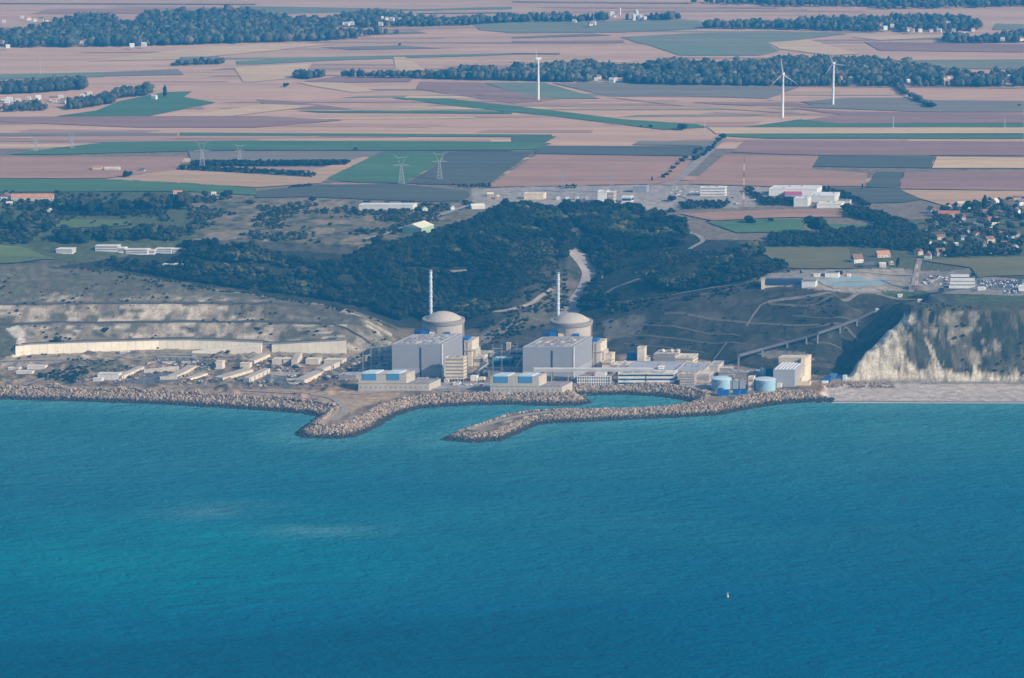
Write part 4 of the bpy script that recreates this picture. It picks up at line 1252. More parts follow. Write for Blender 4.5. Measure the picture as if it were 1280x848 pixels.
def reactor(o, W, D, Hh, pxc, label):
    k = mpp(o) / .975
    d = HV * (D + 34)
    y = o[1] + d[1] + 3
    # put the axis at the depth that the hall leaves behind it
    x = (pxc - 640) / FPX * (y * CP + CAMZ * SP - 10 * SP)
    t = empty('reactor_building', (x, y, 10), label, 'reactor', 'reactor buildings of the twin units')
    Hd = 56.5
    MB().ring([(26, -2), (26, Hd - 5)], n=64).build('drum', M_DRUM, t)
    MB().ring([(26.3, Hd - 5), (27, Hd - 4.4), (27, Hd - .4), (26.4, Hd), (24, Hd + .1)], n=64).build('ring_beam', mat('ring_concrete', (.27, .235, .21), .9, .1, .05), t)
    R0, hc = 22.5, 8.6
    Rs = (R0 * R0 + hc * hc) / (2 * hc)
    prof = []
    for i in range(11):
        z = hc * i / 10
        prof.append((max(.05, math.sqrt(max(0, Rs * Rs - (z + Rs - hc) ** 2))), Hd + .15 + z))
    dm = MB().ring([(R0 + .8, Hd + .12)] + prof, n=64).build('dome', M_DOME, t)
    for a in (-108, -20, 70, 160):
        c, s = math.cos(rad(a)), math.sin(rad(a))
        MB((-s, c), (c, s)).box(-.9, .9, 25.6, 27.2 if a != -108 else 26.6, 0, Hd - 5.1).build('buttress', M_MAUVE, t)
    for z in (14, 28, 40):
        MB().ring([(26.12, z), (26.12, z + .35)], n=64, cap=False).build('pour_joint', M_CONCD, t)
    return t, x, y


def stack(px, py_top, y, label):
    dep = y * CP + CAMZ * SP
    x = (px - 640) / FPX * (y * CP - (60 - CAMZ) * SP)
    dl = rad(PITCH) + math.atan((py_top - 424) / FPX)
    zt = CAMZ - y * math.tan(dl)
    t = empty('vent_stack', (x, y, 10), label, 'chimney', 'vent stacks of the twin units')
    h = zt - 10
    MB().ring([(2.1, -2), (1.9, h * .5), (1.75, h)], n=20).build('shaft', mat('stack_paint', (.52, .60, .66), .5), t)
    for i in range(11):
        z = h * (.42 + .055 * i)
        MB().ring([(2.2, z), (2.5, z + .3), (2.5, z + 1.0), (2.2, z + 1.2)], n=20).build('platform', M_WHITED, t)
    MB().ring([(1.9, h - 1.6), (2.35, h - 1), (2.35, h + .2), (1.9, h + .3)], n=20).build('rim', M_STEEL, t)
    MB().box(1.7, 2.3, -.4, .4, 0, h - 1).build('ladder', M_STEEL, t)
    return t


for i, (p0, p1, yb, yt, pc, ps, pt) in enumerate(((490.3, 553, 473.2, 431.6, 554.5, 538.5, 338), (653.5, 717.5, 475.4, 435.2, 714, 697.5, 341))):
    side = ('behind the terraced side of the site', 'nearest the right hand graded slope')[i]
    w_ = ('the first unit, with the office block at its corner', 'the second unit, crossed by the long pipe bridge')[i]
    t, o, W, D, Hh = turbine_hall(p0, p1, yb, yt, 'huge blue grey turbine hall of ' + w_, i == 0)
    t2, rx, ry = reactor(o, W, D, Hh, pc, ('domed concrete reactor drum behind the turbine hall with the office block', 'domed concrete reactor drum behind the turbine hall crossed by the pipe bridge')[i])
    stack(ps, pt, ry + 24, ('tall pale ventilation stack rising in front of the dark wood, behind the first dome', 'tall pale ventilation stack rising beside the valley road, behind the second dome')[i])
    # fuel building beside the drum
    f = empty('fuel_building', (rx + 26.5, ry - 28, 10), ('narrow pale fuel building tucked against the first drum, blue box on top', 'narrow pale fuel building tucked against the second drum, blue box on top')[i], 'industrial building', 'fuel buildings of the twin units')
    MB(U0, V0).box(0, 9.5, 0, 26, -1, 33).build('wall', M_CONCL, f)
    MB(U0, V0).box(-.3, 9.8, -.3, 26.3, 33.01, 33.6).build('roof', M_CONC, f)
    MB(U0, V0).box(2.2, 4.4, -.25, .1, 1, 32).build('dark_stripe', M_MAUVE, f)
    MB(U0, V0).box(-.4, 11.5, -1.0, 5, 21, 22.4).build('ledge', M_CONC, f)
    MB(U0, V0).box(-3.5, 3.8, 3, 16, 33.62, 36.8).build('cooler_box', M_BLUEB, f)
    MB(U0, V0).box(9.8, 12.2, 5, 24, -1, 21).build('stair_tower', M_CONC, f)
    # auxiliary buildings seen over the hall roof
    A = empty('auxiliary_building', (rx - 36, ry - 31, 10), ('dark blue roofed auxiliary building between hall and first drum', 'dark blue roofed auxiliary building between hall and second drum')[i], 'industrial building', 'auxiliary buildings of the twin units')
    MB(U0, (0, 1)).box(0, 46, 0, 22, -1, 41.5).build('wall', M_CONC, A)
    MB(U0, (0, 1)).box(.3, 8.5, 1, 18, 41.6, 46).build('louvre_house', M_BLUED, A)
    MB(U0, (0, 1)).box(8.6, 17, 3, 18, 41.6, 45).build('chiller', M_BLUEB, A)
    MB(U0, (0, 1)).box(38, 45, 3, 15, 41.6, 44.5).build('fan_unit', M_BLUEB, A)
    MB(U0, (0, 1)).box(19, 26, 2, 10, 41.6, 43.8).build('stair_head', M_CREAM, A)
    MB(U0, (0, 1)).box(-.3, 46.3, -.4, 22.3, 41.05, 41.58).build('roof', M_CONCD, A)

# seafront pump houses
M_PUMP = mat('pump_house_wall', (.44, .395, .33), .9, .12, .06, .1, .4)


def pump_house(px0, pxu, px1, yb, ym, yt, shut, label):
    o, W, k = site(px0, px1, yb)
    Wu = (pxu - px0) * k * .975
    h1, h2 = (yb - ym) * k, (yb - yt) * k
    t = empty('pump_house', o, label, 'pump house', 'seafront pump houses')
    PV = np.array((.44, .898))
    MB(U0, PV).box(0, W, 0, 30, -2, h1).build('lower_wall', M_PUMP, t)
    MB(U0, PV).box(-.2, W + .2, -.25, 30, h1 + .01, h1 + .6).build('ledge', M_CONCD, t)
    MB(U0, PV).box(0, Wu, .2, 22, h1 + .62, h2).build('upper_wall', M_PUMP, t)
    MB(U0, PV).box(-.3, Wu + .3, -.1, 22.3, h2 + .01, h2 + .4).build('roof', M_CONC, t)
    for s0, s1 in shut:
        a0, a1 = (s0 - px0) * k * .975, (s1 - px0) * k * .975
        MB(U0, PV).box(a0, a1, -.5, 19, h2 + .42, h2 + 1.6).build('roof_hatch', M_PALEB, t)
        MB(U0, PV).box(a0, a1, -.4, .3, h2 - 7.2, h2 - .1).build('shutter', M_BLUE, t)
    mb = MB(U0, PV)
    for i in range(int(W / 6)):
        mb.box(2 + i * 6, 4.2 + i * 6, -.12, .05, h1 * .35, h1 * .62)
    mb.build('vents', M_CONCD, t)
    mb = MB(U0, PV)
    for i in range(3):
        mb.box(Wu + 5 + i * 7, Wu + 10 + i * 7, 3, 16, h1 + .62, h1 + 1.6)
    mb.build('deck_hatches', M_MAUVE, t)
    return t


pump_house(448, 508, 536.5, 488.8, 480, 467.8, ((453, 470.5), (484, 499.5)), 'cream pump house with two blue shutters standing by the sandy spit')
pump_house(612.8, 673.5, 702.5, 492.2, 483.8, 471.2, ((617.5, 635), (648.5, 665.5)), 'cream pump house with two blue shutters standing above the rocks of the harbour entrance')

# office block, long white block and other buildings on the platform
block('office_block', 'office', 'brown banded office block on stilts at the corner of the first turbine hall', 556.8, 579.7, 477.6, 448.3, 11, M_CREAM, M_CONC, 6, M_MAUVE, stilts=3.4, kit=5)
block('office_building', 'office', 'long low white office with dark window bands on the harbour edge', 772.5, 842.5, 482.3, 467.5, 15, M_WHITE, M_CREAM, 3, M_DARK, kit=14, gaps=((.49, .505),))
block('office_building', 'office', 'small brown banded office beside the long white one', 849.5, 867.5, 481.5, 468.8, 16, M_MAUVE, M_CREAM, 4, M_CONC, kit=3)
block('workshop', 'workshop', 'wide workshop with flat blue grey roof behind the long white office', 779, 842, 471, 463.5, 52, M_CONCD, M_ROOFB, 0, kit=8)
block('workshop', 'workshop', 'blue grey roofed workshop behind the small brown office', 843.5, 878, 474.5, 464.5, 44, M_CONC, M_ROOFB, 0, kit=7)
block('workshop', 'workshop', 'pale workshop with lit end wall between the brown office and the blue tank', 869, 886, 479, 469, 22, M_CONC, M_CONCL, 1, M_CONCD)
block('stair_tower', 'tower', 'slim pale tower standing above the workshop roofs', 796.5, 805.5, 458, 435.5, 9, M_CONCL, M_CONC, 0)
block('annex', 'annex', 'low pale annex at the foot of the slim tower', 806, 812, 457, 448, 12, M_CONCL, M_CONC)
block('shed', 'shed', 'bright blue shed beside the slim tower', 783.5, 795, 456, 443.5, 14, M_BLUEB, M_BLUED)
block('laboratory', 'building', 'brown walled laboratory block under the graded slope', 817, 843, 457, 443.5, 26, M_MAUVE, M_CONC, 2, M_CONCD, kit=3)
block('laboratory', 'building', 'cream walled block joined beside the brown laboratory', 844, 866, 457, 448, 24, M_CREAM, M_CONCL, 2, M_CONCD, kit=2)
for px, lb in ((822, 'white domed vent over the brown laboratory, end nearest the slim tower'), (833, 'white domed vent over the middle of the brown laboratory'), (841, 'white domed vent over the brown laboratory, end nearest the cream block')):
    g = at_z(px, 457, 10) + np.array((7, 12, 15.6 if px < 900 else 0))
    t = empty('vent_dome', g, lb, 'roof vent', 'domed vents on the laboratory roof')
    MB().ring([(2.6, -2.2), (2.6, 1), (2.0, 2.4), (.4, 3)], n=16).build('cap', M_CREAM, t)
    MB().ring([(2.9, .2), (2.9, .6)], n=16).build('collar', M_CONC, t)
block('gatehouse', 'building', 'bright cream cabin on the roof edge above the long white office', 822.5, 829, 469.5, 459.5, 6, M_WHITE, M_CREAM, 0, rz=None)
block('amenity_block', 'building', 'cream building tucked right of the second turbine hall', 752.5, 763.5, 464, 453, 14, M_CREAM, M_CONC, 2, M_CONCD, kit=3)
block('amenity_block', 'building', 'taller cream tower block right behind the cream building', 755.5, 765, 459, 443.5, 12, M_CREAM, M_CONCL, 0, kit=2)
block('link_building', 'building', 'low tan link building between the second hall and the workshops', 764, 792, 464, 457.5, 24, M_CONC, M_TANR, 0, kit=4)
block('demineralising_building', 'building', 'grey roofed building behind the blue tanks', 885, 897, 468, 458, 28, M_CONC, M_ROOFB, 0, kit=2)
block('substation_building', 'building', 'low brown building right of the tank farm store', 898, 940, 472, 467, 18, M_CONCD, M_ROOFG, 0, kit=10)
block('store', 'store', 'cream store between the two blue tanks', 935.2, 941.8, 488, 472.5, 8, M_CREAM, M_CONC, 2, M_MAUVE)
# lattice fronted building below the pipe bridge
o, W, k = site(721.5, 763, 481.3)
t = empty('lattice_building', o, 'low building fronted by a white lattice of posts below the pipe bridge', 'building')
MB(U0, V0).box(0, W, 1, 12, -1, 10.4).build('wall', M_MAUVE, t)
MB(U0, V0).box(W * .5, W * .82, 3, 11, 10.42, 14).build('roof_house', M_WHITED, t)
mb = MB(U0, V0)
for i in range(15):
    mb.box(W * i / 14.3 - .35, W * i / 14.3 + .35, .3, .9, -1, 10.5)
for z in (2.6, 6.2, 9.8):
    mb.box(-.3, W + .3, 0, .28, z, z + .9)
mb.build('lattice', M_WHITE, t)
# pipe bridge
o, W, k = site(667, 816.5, 478.5)
t = empty('pipe_bridge', o, 'long straight grey pipe bridge passing in front of the second turbine hall', 'pipe bridge')
z0 = (478.5 - 464.6) * k
MB().box(0, W, 0, 4, z0, z0 + 4.1).build('gallery', M_WHITED, t)
MB().box(-.2, W + .2, -.25, 4.2, z0 + 1.6, z0 + 2.3).build('rail', M_CONCD, t)
for i in range(8):
    a = W * (.01 + .98 * i / 7)
    MB().box(a - .6, a + .6, 1, 3, -1.5, z0 - .02).build('support', M_CONC, t)

# tanks, silos, containers
def tank(px0, px1, yb, yt, label, m=M_TANK):
    o, W, k = site(px0, px1, yb)
    r = W / 2
    t = empty('storage_tank', o + np.array((r, r * .9, 0)), label, 'tank', 'round blue storage tanks')
    h = (yb - yt) * k - 1.2
    MB().ring([(r, -1), (r, h)], n=40).build('shell', m, t)
    MB().ring([(r + .1, h + .01), (r * .6, h + 1.1), (.1, h + 1.8)], n=40).build('roof', M_PALEB, t)
    MB().ring([(r + .25, h - .5), (r + .25, h - .02)], n=40).build('rim', M_PALEB, t)
    mb = MB()
    for q in range(24):
        a = -2.2 + q * .03
        mb.box(math.cos(a) * (r + .3) - .3, math.cos(a) * (r + .3) + .3, math.sin(a) * (r + .6) - .2, math.sin(a) * (r + .6) + .2, h * q / 24, h * q / 24 + .35)
    mb.build('stair', M_WHITED, t)


tank(889.8, 915, 489, 474, 'round blue storage tank half hidden by grey silos')
tank(944, 970.5, 489.5, 475.2, 'round blue storage tank standing clear beside the rock armour')
for px, n_ in ((907, 'next to the half hidden blue tank'), (915.5, 'in the middle of the row of three'), (924.5, 'next to the cream store')):
    o, W, k = site(px, px + 7.6, 488)
    t = empty('silo', o + np.array((W / 2, 3.5, 0)), 'square grey silo ' + n_, 'silo', 'grey silos between the tanks')
    MB().box(-W / 2, W / 2, -3.5, 3.5, 1.5, 11.5).build('body', M_CLAD2, t)
    MB().gable(-W / 2, W / 2, -3.5, 3.5, 11.52, 13, .2, 'b').build('roof', M_ROOFB, t)
    mb = MB()
    for a, b_ in ((-1, -1), (1, -1), (1, 1), (-1, 1)):
        mb.box(a * (W / 2 - .4) - .25, a * (W / 2 - .4) + .25, b_ * 3 - .25, b_ * 3 + .25, -1, 1.48)
    mb.build('legs', M_STEEL, t)


def container(px0, px1, yb, yt, label, m, dep=6, group=None):
    o, W, k = site(px0, px1, yb)
    h = (yb - yt) * k
    t = empty('container', o, label, 'container', group)
    MB(U0, V0).box(0, W, 0, dep, .05, h).build('body', m, t)
    mb = MB(U0, V0)
    n = max(3, int(W / 1.2))
    for i in range(n):
        mb.box(W * (i + .3) / n, W * (i + .6) / n, -.1, .02, .3, h - .3)
    mb.build('ribs', m, t)
    MB(U0, V0).box(-.08, W + .08, -.15, dep + .08, h + .004, h + .2).build('lid', M_BLUED if m is M_BLUEB else m, t)


for a in ((896, 903, 495.6, 487, 'tall bright blue container at the rock armour, end nearest the harbour basin', M_BLUEB), (904, 910.5, 494.8, 488.5, 'lower bright blue container beside the tall one at the rock armour', M_BLUEB),
          (915.8, 924, 494, 488.4, 'bright blue container in front of the grey silos', M_BLUEB), (925, 933.5, 492.8, 487.6, 'bright blue container in front of the cream store', M_BLUEB),
          (1029, 1038, 477.5, 472, 'bright blue container under the cliff, first of the group by the track', M_BLUEB), (1037, 1045, 475, 468.5, 'pale blue container stacked highest under the cliff', M_BLUE),
          (1046, 1052, 474.5, 470, 'blue container beside the highest one under the cliff', M_BLUEB), (1053, 1057.5, 476, 470, 'narrow pale blue container nearest the cliff foot', M_PALEB),
          (1027, 1034, 479.5, 477.5, 'low white tarpaulined crate in front of the blue containers', M_WHITE), (985, 990.8, 483.2, 477.2, 'dark red container against the grey treatment building', mat('oxide_red', (.16, .05, .07), .7)),
          (979, 984.5, 483, 479, 'pale grey container beside the dark red one', M_WHITED), (970.5, 976, 485, 480, 'white container between blue tank and treatment building', M_WHITED),
          (925, 936, 468.5, 464.6, 'white rooftop container behind the silos', M_WHITE), (942, 949.5, 468.5, 463.8, 'pale blue container behind the clear blue tank', M_PALEB), (957, 966, 474, 461.5, 'dark blue shed sheltered behind the treatment building', M_BLUED),
          (503, 520, 482.5, 479.5, 'low dark hatch box on the quay by the first pump house', M_CONCD), (588, 596, 476.5, 470.3, 'white cabin right of the office block', M_WHITE), (598, 605, 476, 472.5, 'small cream cabin right of the white cabin', M_CREAM)):
    container(*a)
for px0, px1, yb, yt, lb in ((949.5, 954.5, 470, 459.8, 'slim white tank with conical top behind the clear blue tank'), (955, 959, 470, 461.5, 'shorter pale blue tank beside the slim white one')):
    o, W, k = site(px0, px1, yb)
    t = empty('process_tank', o + np.array((W / 2, 2, 0)), lb, 'tank')
    h = (yb - yt) * k
    MB().ring([(W / 2, -1), (W / 2, h - 1.5)], n=18).build('shell', M_PALEB, t)
    MB().ring([(W / 2 + .1, h - 1.48), (.3, h)], n=18).build('roof', M_BLUE, t)
# treatment building: ribbed shed roof stepping up to a tower
o, W, k = site(966.3, 993.2, 483.3)
t = empty('treatment_building', o, 'grey treatment building with white ribbed roof and cream tower near the cliff', 'industrial building')
h1, h2 = 20.5, 29.5
TV = np.array((.42, .907))
mb = MB(U0, TV)
mb.hexa([mb.P(0, 0, -1), mb.P(W, 0, -1), mb.P(W, 30, -1), mb.P(0, 30, -1), mb.P(0, 0, h1), mb.P(W, 0, h1), mb.P(W, 30, h1 + 3), mb.P(0, 30, h1 + 3)])
mb.build('wall', M_CLAD2, t)
mb = MB(U0, TV)
mb.hexa([mb.P(-.3, -.3, h1 + .02), mb.P(W + .3, -.3, h1 + .02), mb.P(W + .3, 30, h1 + 3.02), mb.P(-.3, 30, h1 + 3.02), mb.P(-.3, -.3, h1 + .5), mb.P(W + .3, -.3, h1 + .5), mb.P(W + .3, 30, h1 + 3.5), mb.P(-.3, 30, h1 + 3.5)])
mb.build('roof', M_ROOFB, t)
for i in range(6):
    a = W * (i + .25) / 6
    mb = MB(U0, TV)
    mb.hexa([mb.P(a, .5, h1 + .52), mb.P(a + 2, .5, h1 + .52), mb.P(a + 2, 29, h1 + 3.4), mb.P(a, 29, h1 + 3.4), mb.P(a, .5, h1 + 1.0), mb.P(a + 2, .5, h1 + 1.0), mb.P(a + 2, 29, h1 + 3.9), mb.P(a, 29, h1 + 3.9)])
    mb.build('skylight', M_WHITE, t)
MB(U0, TV).box(-4, W - 1, 30.5, 44, -1, h2).build('tower_wall', M_CONC, t)
MB(U0, TV).box(W - .9, W + 4, 24, 48, -1, h2 + .8).build('stair_tower', M_CREAM, t)
MB(U0, TV).box(W + .1, W + 6, 8, 23.5, -1, 9).build('side_annex', M_CREAM, t)
MB(U0, TV).box(-4.3, W - 1.1, 30.2, 44.3, h2 + .01, h2 + .8).build('tower_roof', M_CREAM, t)

# transformer yards beside each hall
def gantry(px, yb, h, w, label):
    o = ground(px, yb)
    t = empty('switch_gantry', o, label, 'gantry', 'steel gantries beside the turbine halls')
    for a in (0, w):
        mb = MB()
        for dx, dy in ((-.9, -.9), (.9, -.9), (.9, .9), (-.9, .9)):
            mb.bar((a + dx, dy, -1), (a + dx * .4, dy * .4, h), .16)
        for z in np.arange(1, h - 2, 3.2):
            mb.bar((a - .9, -.9, z), (a + .8, -.8, z + 2.6), .1).bar((a + .9, .9, z), (a - .8, .8, z + 2.6), .1)
        mb.build('mast', M_STEEL, t)
    MB().box(-.5, w + .5, -.4, .4, h * .86, h * .86 + .9).build('beam', M_STEEL, t)


gantry(454, 469, 40, 10, 'tall steel gantry left of the first turbine hall, nearest the pump house')
gantry(463.5, 463, 34, 12, 'tall steel gantry left of the first turbine hall, second from the pump house')
gantry(473.5, 470, 46, 11, 'tallest steel gantry standing close against the first turbine hall')
gantry(616, 472, 42, 11, 'tall steel gantry between the two units, over the teal shed')
gantry(637, 462, 34, 9, 'tall steel gantry close against the second turbine hall')
block('transformer_house', 'building', 'white topped transformer house close behind the first hall corner', 478.5, 489, 451, 437, 18, M_CONC, M_WHITED, 2, M_CONCD, kit=2)
block('transformer_house', 'building', 'low pale transformer shed behind the first pump house', 466, 488, 466.5, 461.5, 14, M_CONCD, M_ROOFB, 0, kit=6)
block('transformer_house', 'building', 'low grey shed between the foundations and the first pump house', 423, 445, 475, 470, 18, M_CONCD, M_ROOFB, 0, kit=4)
block('shed', 'shed', 'teal shed between the two units', 615.5, 638, 460.5, 449.5, 16, M_TEAL, M_PALEB, 1, M_BLUED, kit=2)
block('concrete_column', 'column', 'tall square concrete column behind the teal shed', 633, 637, 452, 430, 5, M_CONC, M_CONCL, 0)
block('service_building', 'building', 'cream service building in the gap between the units', 591.8, 605, 457.5, 446.5, 14, M_CREAM, M_CONCL, 1, M_CONCD, kit=3)
block('service_building', 'building', 'grey service building with dark slot behind the teal shed', 637.5, 654, 452, 439.5, 18, M_CONC, M_CONCL, 2, M_DARK, kit=3)
block('service_building', 'building', 'long low grey building along the foot of the slope between the units', 596, 630, 447.5, 442, 14, M_CONC, M_CONCL, 0, kit=4)
block('service_building', 'building', 'low dark building in the shade below the pipe between the units', 610, 650, 472, 465.5, 14, M_CONCD, M_MAUVE, 0, kit=6)
o, W, k = site(608, 653, 466)
t = empty('pipe_bridge', o, 'short raised grey pipe crossing between the units', 'pipe bridge')
MB().box(0, W, 0, 2.5, 4.5, 6.8).build('gallery', M_CONC, t)
for i in range(5):
    MB().box(W * i / 4.05 + .1, W * i / 4.05 + .8, .8, 1.6, -1, 4.48).build('support', M_CONC, t)

# inclined gallery climbing the graded slope
o = ground(889, 456)
t = empty('inclined_gallery', o, 'dark sloping gallery on piers climbing the graded slope to the plateau', 'viaduct')
GP = [(887, 454.6, 1.5), (905, 449.8, 9), (923, 445, 17), (953, 436.5, 9), (984, 428, 7), (1008, 421.5, 9), (1022, 417, 13), (1050, 407.3, 9), (1071, 399.4, 7), (1093, 389.2, 2)]
W3 = []
for px, py, h in GP:
    g = ground(px, py + h * .96)
    W3.append(np.array((g[0], g[1], g[2] + h)))
for a, b_ in zip(W3[:-1], W3[1:]):
    MB().bar(a - o, b_ - o, 1.5).build('deck', M_ROOFS, t)
for a, h in zip(W3[1:-1], [g[2] for g in GP[1:-1]]):
    MB().bar(a - o - np.array((0, 0, h + 1.5)), a - o - np.array((0, 0, 1.6)), 1.0).build('pier', M_CONCD, t)
g = ground(1094, 391)
t = empty('gallery_head_house', g, 'small pale box at the top end of the sloping gallery', 'building')
MB(U0, V0).box(0, 7, 0, 7, -1, 4).build('wall', M_CONC, t)
MB(U0, V0).box(-.3, 7.3, -.3, 7.3, 4.01, 4.5).build('roof', M_CONCL, t)

# white retaining wall below the terraces
M_RET = mat('chalk_wall', (.80, .71, .56), .9, .08, .03, .08, .2)


def ret_wall(w, label):
    t = empty('retaining_wall', (w[0][0], w[0][1], 10), label, 'retaining wall', 'retaining walls below the terraces')
    o = np.array((w[0][0], w[0][1]))
    mb, mc, mj = MB(), MB(), MB()
    for (x0, y0, h0), (x1, y1, h1) in zip(w[:-1], w[1:]):
        x0, x1, y0, y1 = x0 - o[0], x1 - o[0], y0 - o[1], y1 - o[1]
        mb.hexa([(x0, y0 - 2.5, -1.5), (x1, y1 - 2.5, -1.5), (x1, y1 + 2.6, -1.5), (x0, y0 + 2.6, -1.5), (x0, y0 - .6, h0), (x1, y1 - .6, h1), (x1, y1 + 2.6, h1), (x0, y0 + 2.6, h0)])
        mc.hexa([(x0, y0 - .9, h0 + .01), (x1, y1 - .9, h1 + .01), (x1, y1 + 3, h1 + .01), (x0, y0 + 3, h0 + .01), (x0, y0 - .9, h0 + .9), (x1, y1 - .9, h1 + .9), (x1, y1 + 3, h1 + .9), (x0, y0 + 3, h0 + .9)])
        n = max(1, int((x1 - x0) / 9))
        for i in range(n):
            f = i / n
            x, y, h = x0 + (x1 - x0) * f, y0 + (y1 - y0) * f, h0 + (h1 - h0) * f
            mj.hexa([(x - .12, y - 2.65, -1), (x + .12, y - 2.65, -1), (x + .12, y - 2.3, -1), (x - .12, y - 2.3, -1), (x - .12, y - .72, h), (x + .12, y - .72, h), (x + .12, y - .4, h), (x - .12, y - .4, h)])
    mb.build('face', M_RET, t)
    mc.build('coping', M_CONCD, t)
    mj.build('joints', mat('wall_joint', (.55, .48, .38), .9), t)
    return t, o


t, o = ret_wall(WL, 'long white retaining wall under the terraces')
mb = MB()
a0, a1 = at_z(240, 440.6, 10), at_z(327, 443.2, 10)
n = 12
for i in range(n):
    f0, f1 = i / n, (i + 1) / n
    p, q = a0 + (a1 - a0) * f0, a0 + (a1 - a0) * f1
    z0, z1 = .6 + 11 * f0, .6 + 11 * f1
    p, q = p[:2] - o, q[:2] - o
    mb.hexa([(p[0], p[1] - 5, -1), (q[0], q[1] - 5, -1), (q[0], q[1] + 6, -1), (p[0], p[1] + 6, -1), (p[0], p[1] - 4, z0), (q[0], q[1] - 4, z1), (q[0], q[1] + 6, z1), (p[0], p[1] + 6, z0)])
mb.build('ramp', M_RET, t)
ret_wall(WR, 'shorter white retaining wall between the terraces and the first unit')
g0, g1 = at_z(327, 441.2, 10), at_z(341, 441.6, 10)
t = empty('tunnel_portal', (g0[0], g0[1], 10), 'grey recess splitting the white retaining walls', 'portal')
W = g1[0] - g0[0]
MB().box(-1, W + 1, 3.2, 6, -1, 10.8).build('back_wall', M_CONCD, t)
MB().box(-1, W + 1, 2.5, 6.2, 10.82, 12).build('lintel', M_MAUVE, t)

# unfinished foundations on the left of the platform
def low_wall(p, q, h, th, label, m=M_CONCL, steps=0):
    a, b_ = ground(*p), ground(*q)
    d = (b_ - a)[:2]
    L_ = float(np.hypot(*d))
    u = d / L_
    v = np.array((-u[1], u[0]))
    h *= .7
    t = empty('foundation_wall', a, label, 'wall', 'unfinished concrete foundations')
    MB(u, v).box(0, L_, 0, th, -1.5, h, .0, .3).build('wall', m, t)
    MB(u, v).box(.2, L_ - .2, .5, th - .5, h + .01, h + .5).build('capping', M_CONC, t)
    if steps:
        mb = MB(u, v)
        for i in range(steps):
            mb.box(L_ * (i + .2) / steps, L_ * (i + .35) / steps, -.9, .05, -1, h * .9)
        mb.build('buttresses', m, t)


for a in (((153, 475), (181, 463), 6, 9, 'sunlit sloping concrete wall beside the dark pit nearest the scrub patch', M_CONCL, 4), ((220, 474), (246, 460.5), 4, 12, 'long pale concrete strip between the two dark pits', M_CREAM, 0),
          ((238, 476), (260, 469), 3, 9, 'short pale concrete strip beside the long one', M_CREAM, 0), ((279, 476), (317, 465), 4, 14, 'broad pale concrete ramp before the large dark pit', M_CREAM, 0),
          ((312, 478.5), (338, 465), 7.5, 9, 'thick pale wall with buttresses edging the large dark pit', M_CONCL, 5), ((381, 480), (405, 465.5), 6, 14, 'long sunlit slanting wall nearest the first pump house', M_CREAM, 0),
          ((404, 466), (425, 459.5), 6, 12, 'upper end of the slanting sunlit wall nearest the first pump house', M_CONCL, 0), ((318, 455), (338, 446.5), 5, 10, 'pale slanting block below the recess in the white wall', M_CREAM, 0),
          ((372, 456), (378, 449), 8, 8, 'squat bright concrete tower in the row below the shorter white wall', M_CREAM, 0), ((338, 469.5), (400, 469.3), 5, 3, 'long grey wall along the back of the large dark pit', M_CONC, 0),
          ((180, 466), (224, 464.5), 5, 3, 'grey wall along the back of the pit nearest the scrub patch', M_CONC, 0), ((195, 450), (246, 448.8), 6, 3, 'dark grey wall below the ramp of the long white wall', M_CONCD, 6), ((184, 456), (240, 454.5), 2.5, 8, 'flat pale slab below the dark grey wall', M_CREAM, 0),
          ((200, 474.5), (222, 474), 3, 6, 'low grey slab inside the pit nearest the scrub patch', M_CONC, 0), ((358, 476), (383, 475.5), 2, 5, 'low grey slab in the large dark pit', M_CONC, 0), ((360, 480.5), (380, 480), 1.5, 4, 'lowest grey slab at the mouth of the large dark pit', M_CONC, 0)):
    low_wall(*a)
for a in ((122, 148, 474.5, 468, 9, 'low white roofed hut row beside the dark scrub patch'), (116, 127, 476.8, 474, 6, 'tiny white hut in front of the white roofed hut row'), (340, 352, 455, 450, 12, 'rough concrete hut below the shorter white wall, nearest the recess'),
          (354, 366, 455, 449.5, 12, 'rough concrete hut second from the recess below the shorter white wall'), (382, 398, 455.5, 450, 12, 'long rough concrete hut right of the squat bright tower'), (405, 428, 455, 451, 14, 'row of low concrete huts at the end of the shorter white wall'),
          (270, 278, 461.5, 452.5, 8, 'grey concrete bunker among the foundations, taller than its neighbours'), (300, 312, 460, 455, 8, 'small cream bunker beside the green patch'), (150, 160, 442.5, 440.5, 4, 'white van sized cabin at the foot of the long white wall'), (10, 24, 462.5, 460.5, 6, 'flat white slab stack at the very edge of the platform'),
          (34, 56, 462, 458.5, 8, 'pile of long white slabs on the open platform'), (20, 40, 467.5, 465, 6, 'second pile of white slabs nearer the sea')):
    block('concrete_hut', 'hut', a[5], a[0], a[1], a[2], a[3], a[4], M_CONCL if a[0] > 160 else M_WHITED, M_CREAM, 0, kit=0, par=.4)

# small clutter of the working platform: lamp posts, vans, pipe runs
def lamp(px, py, label, group):
    g = ground(px, py)
    t = empty('lamp_post', g, label, 'lamp post', group)
    MB().ring([(.32, -.5), (.2, 11)], n=8).build('pole', M_STEEL, t)
    MB().box(-.2, 2.2, -.3, .3, 11.01, 11.4).build('lamp_head', M_WHITED, t)


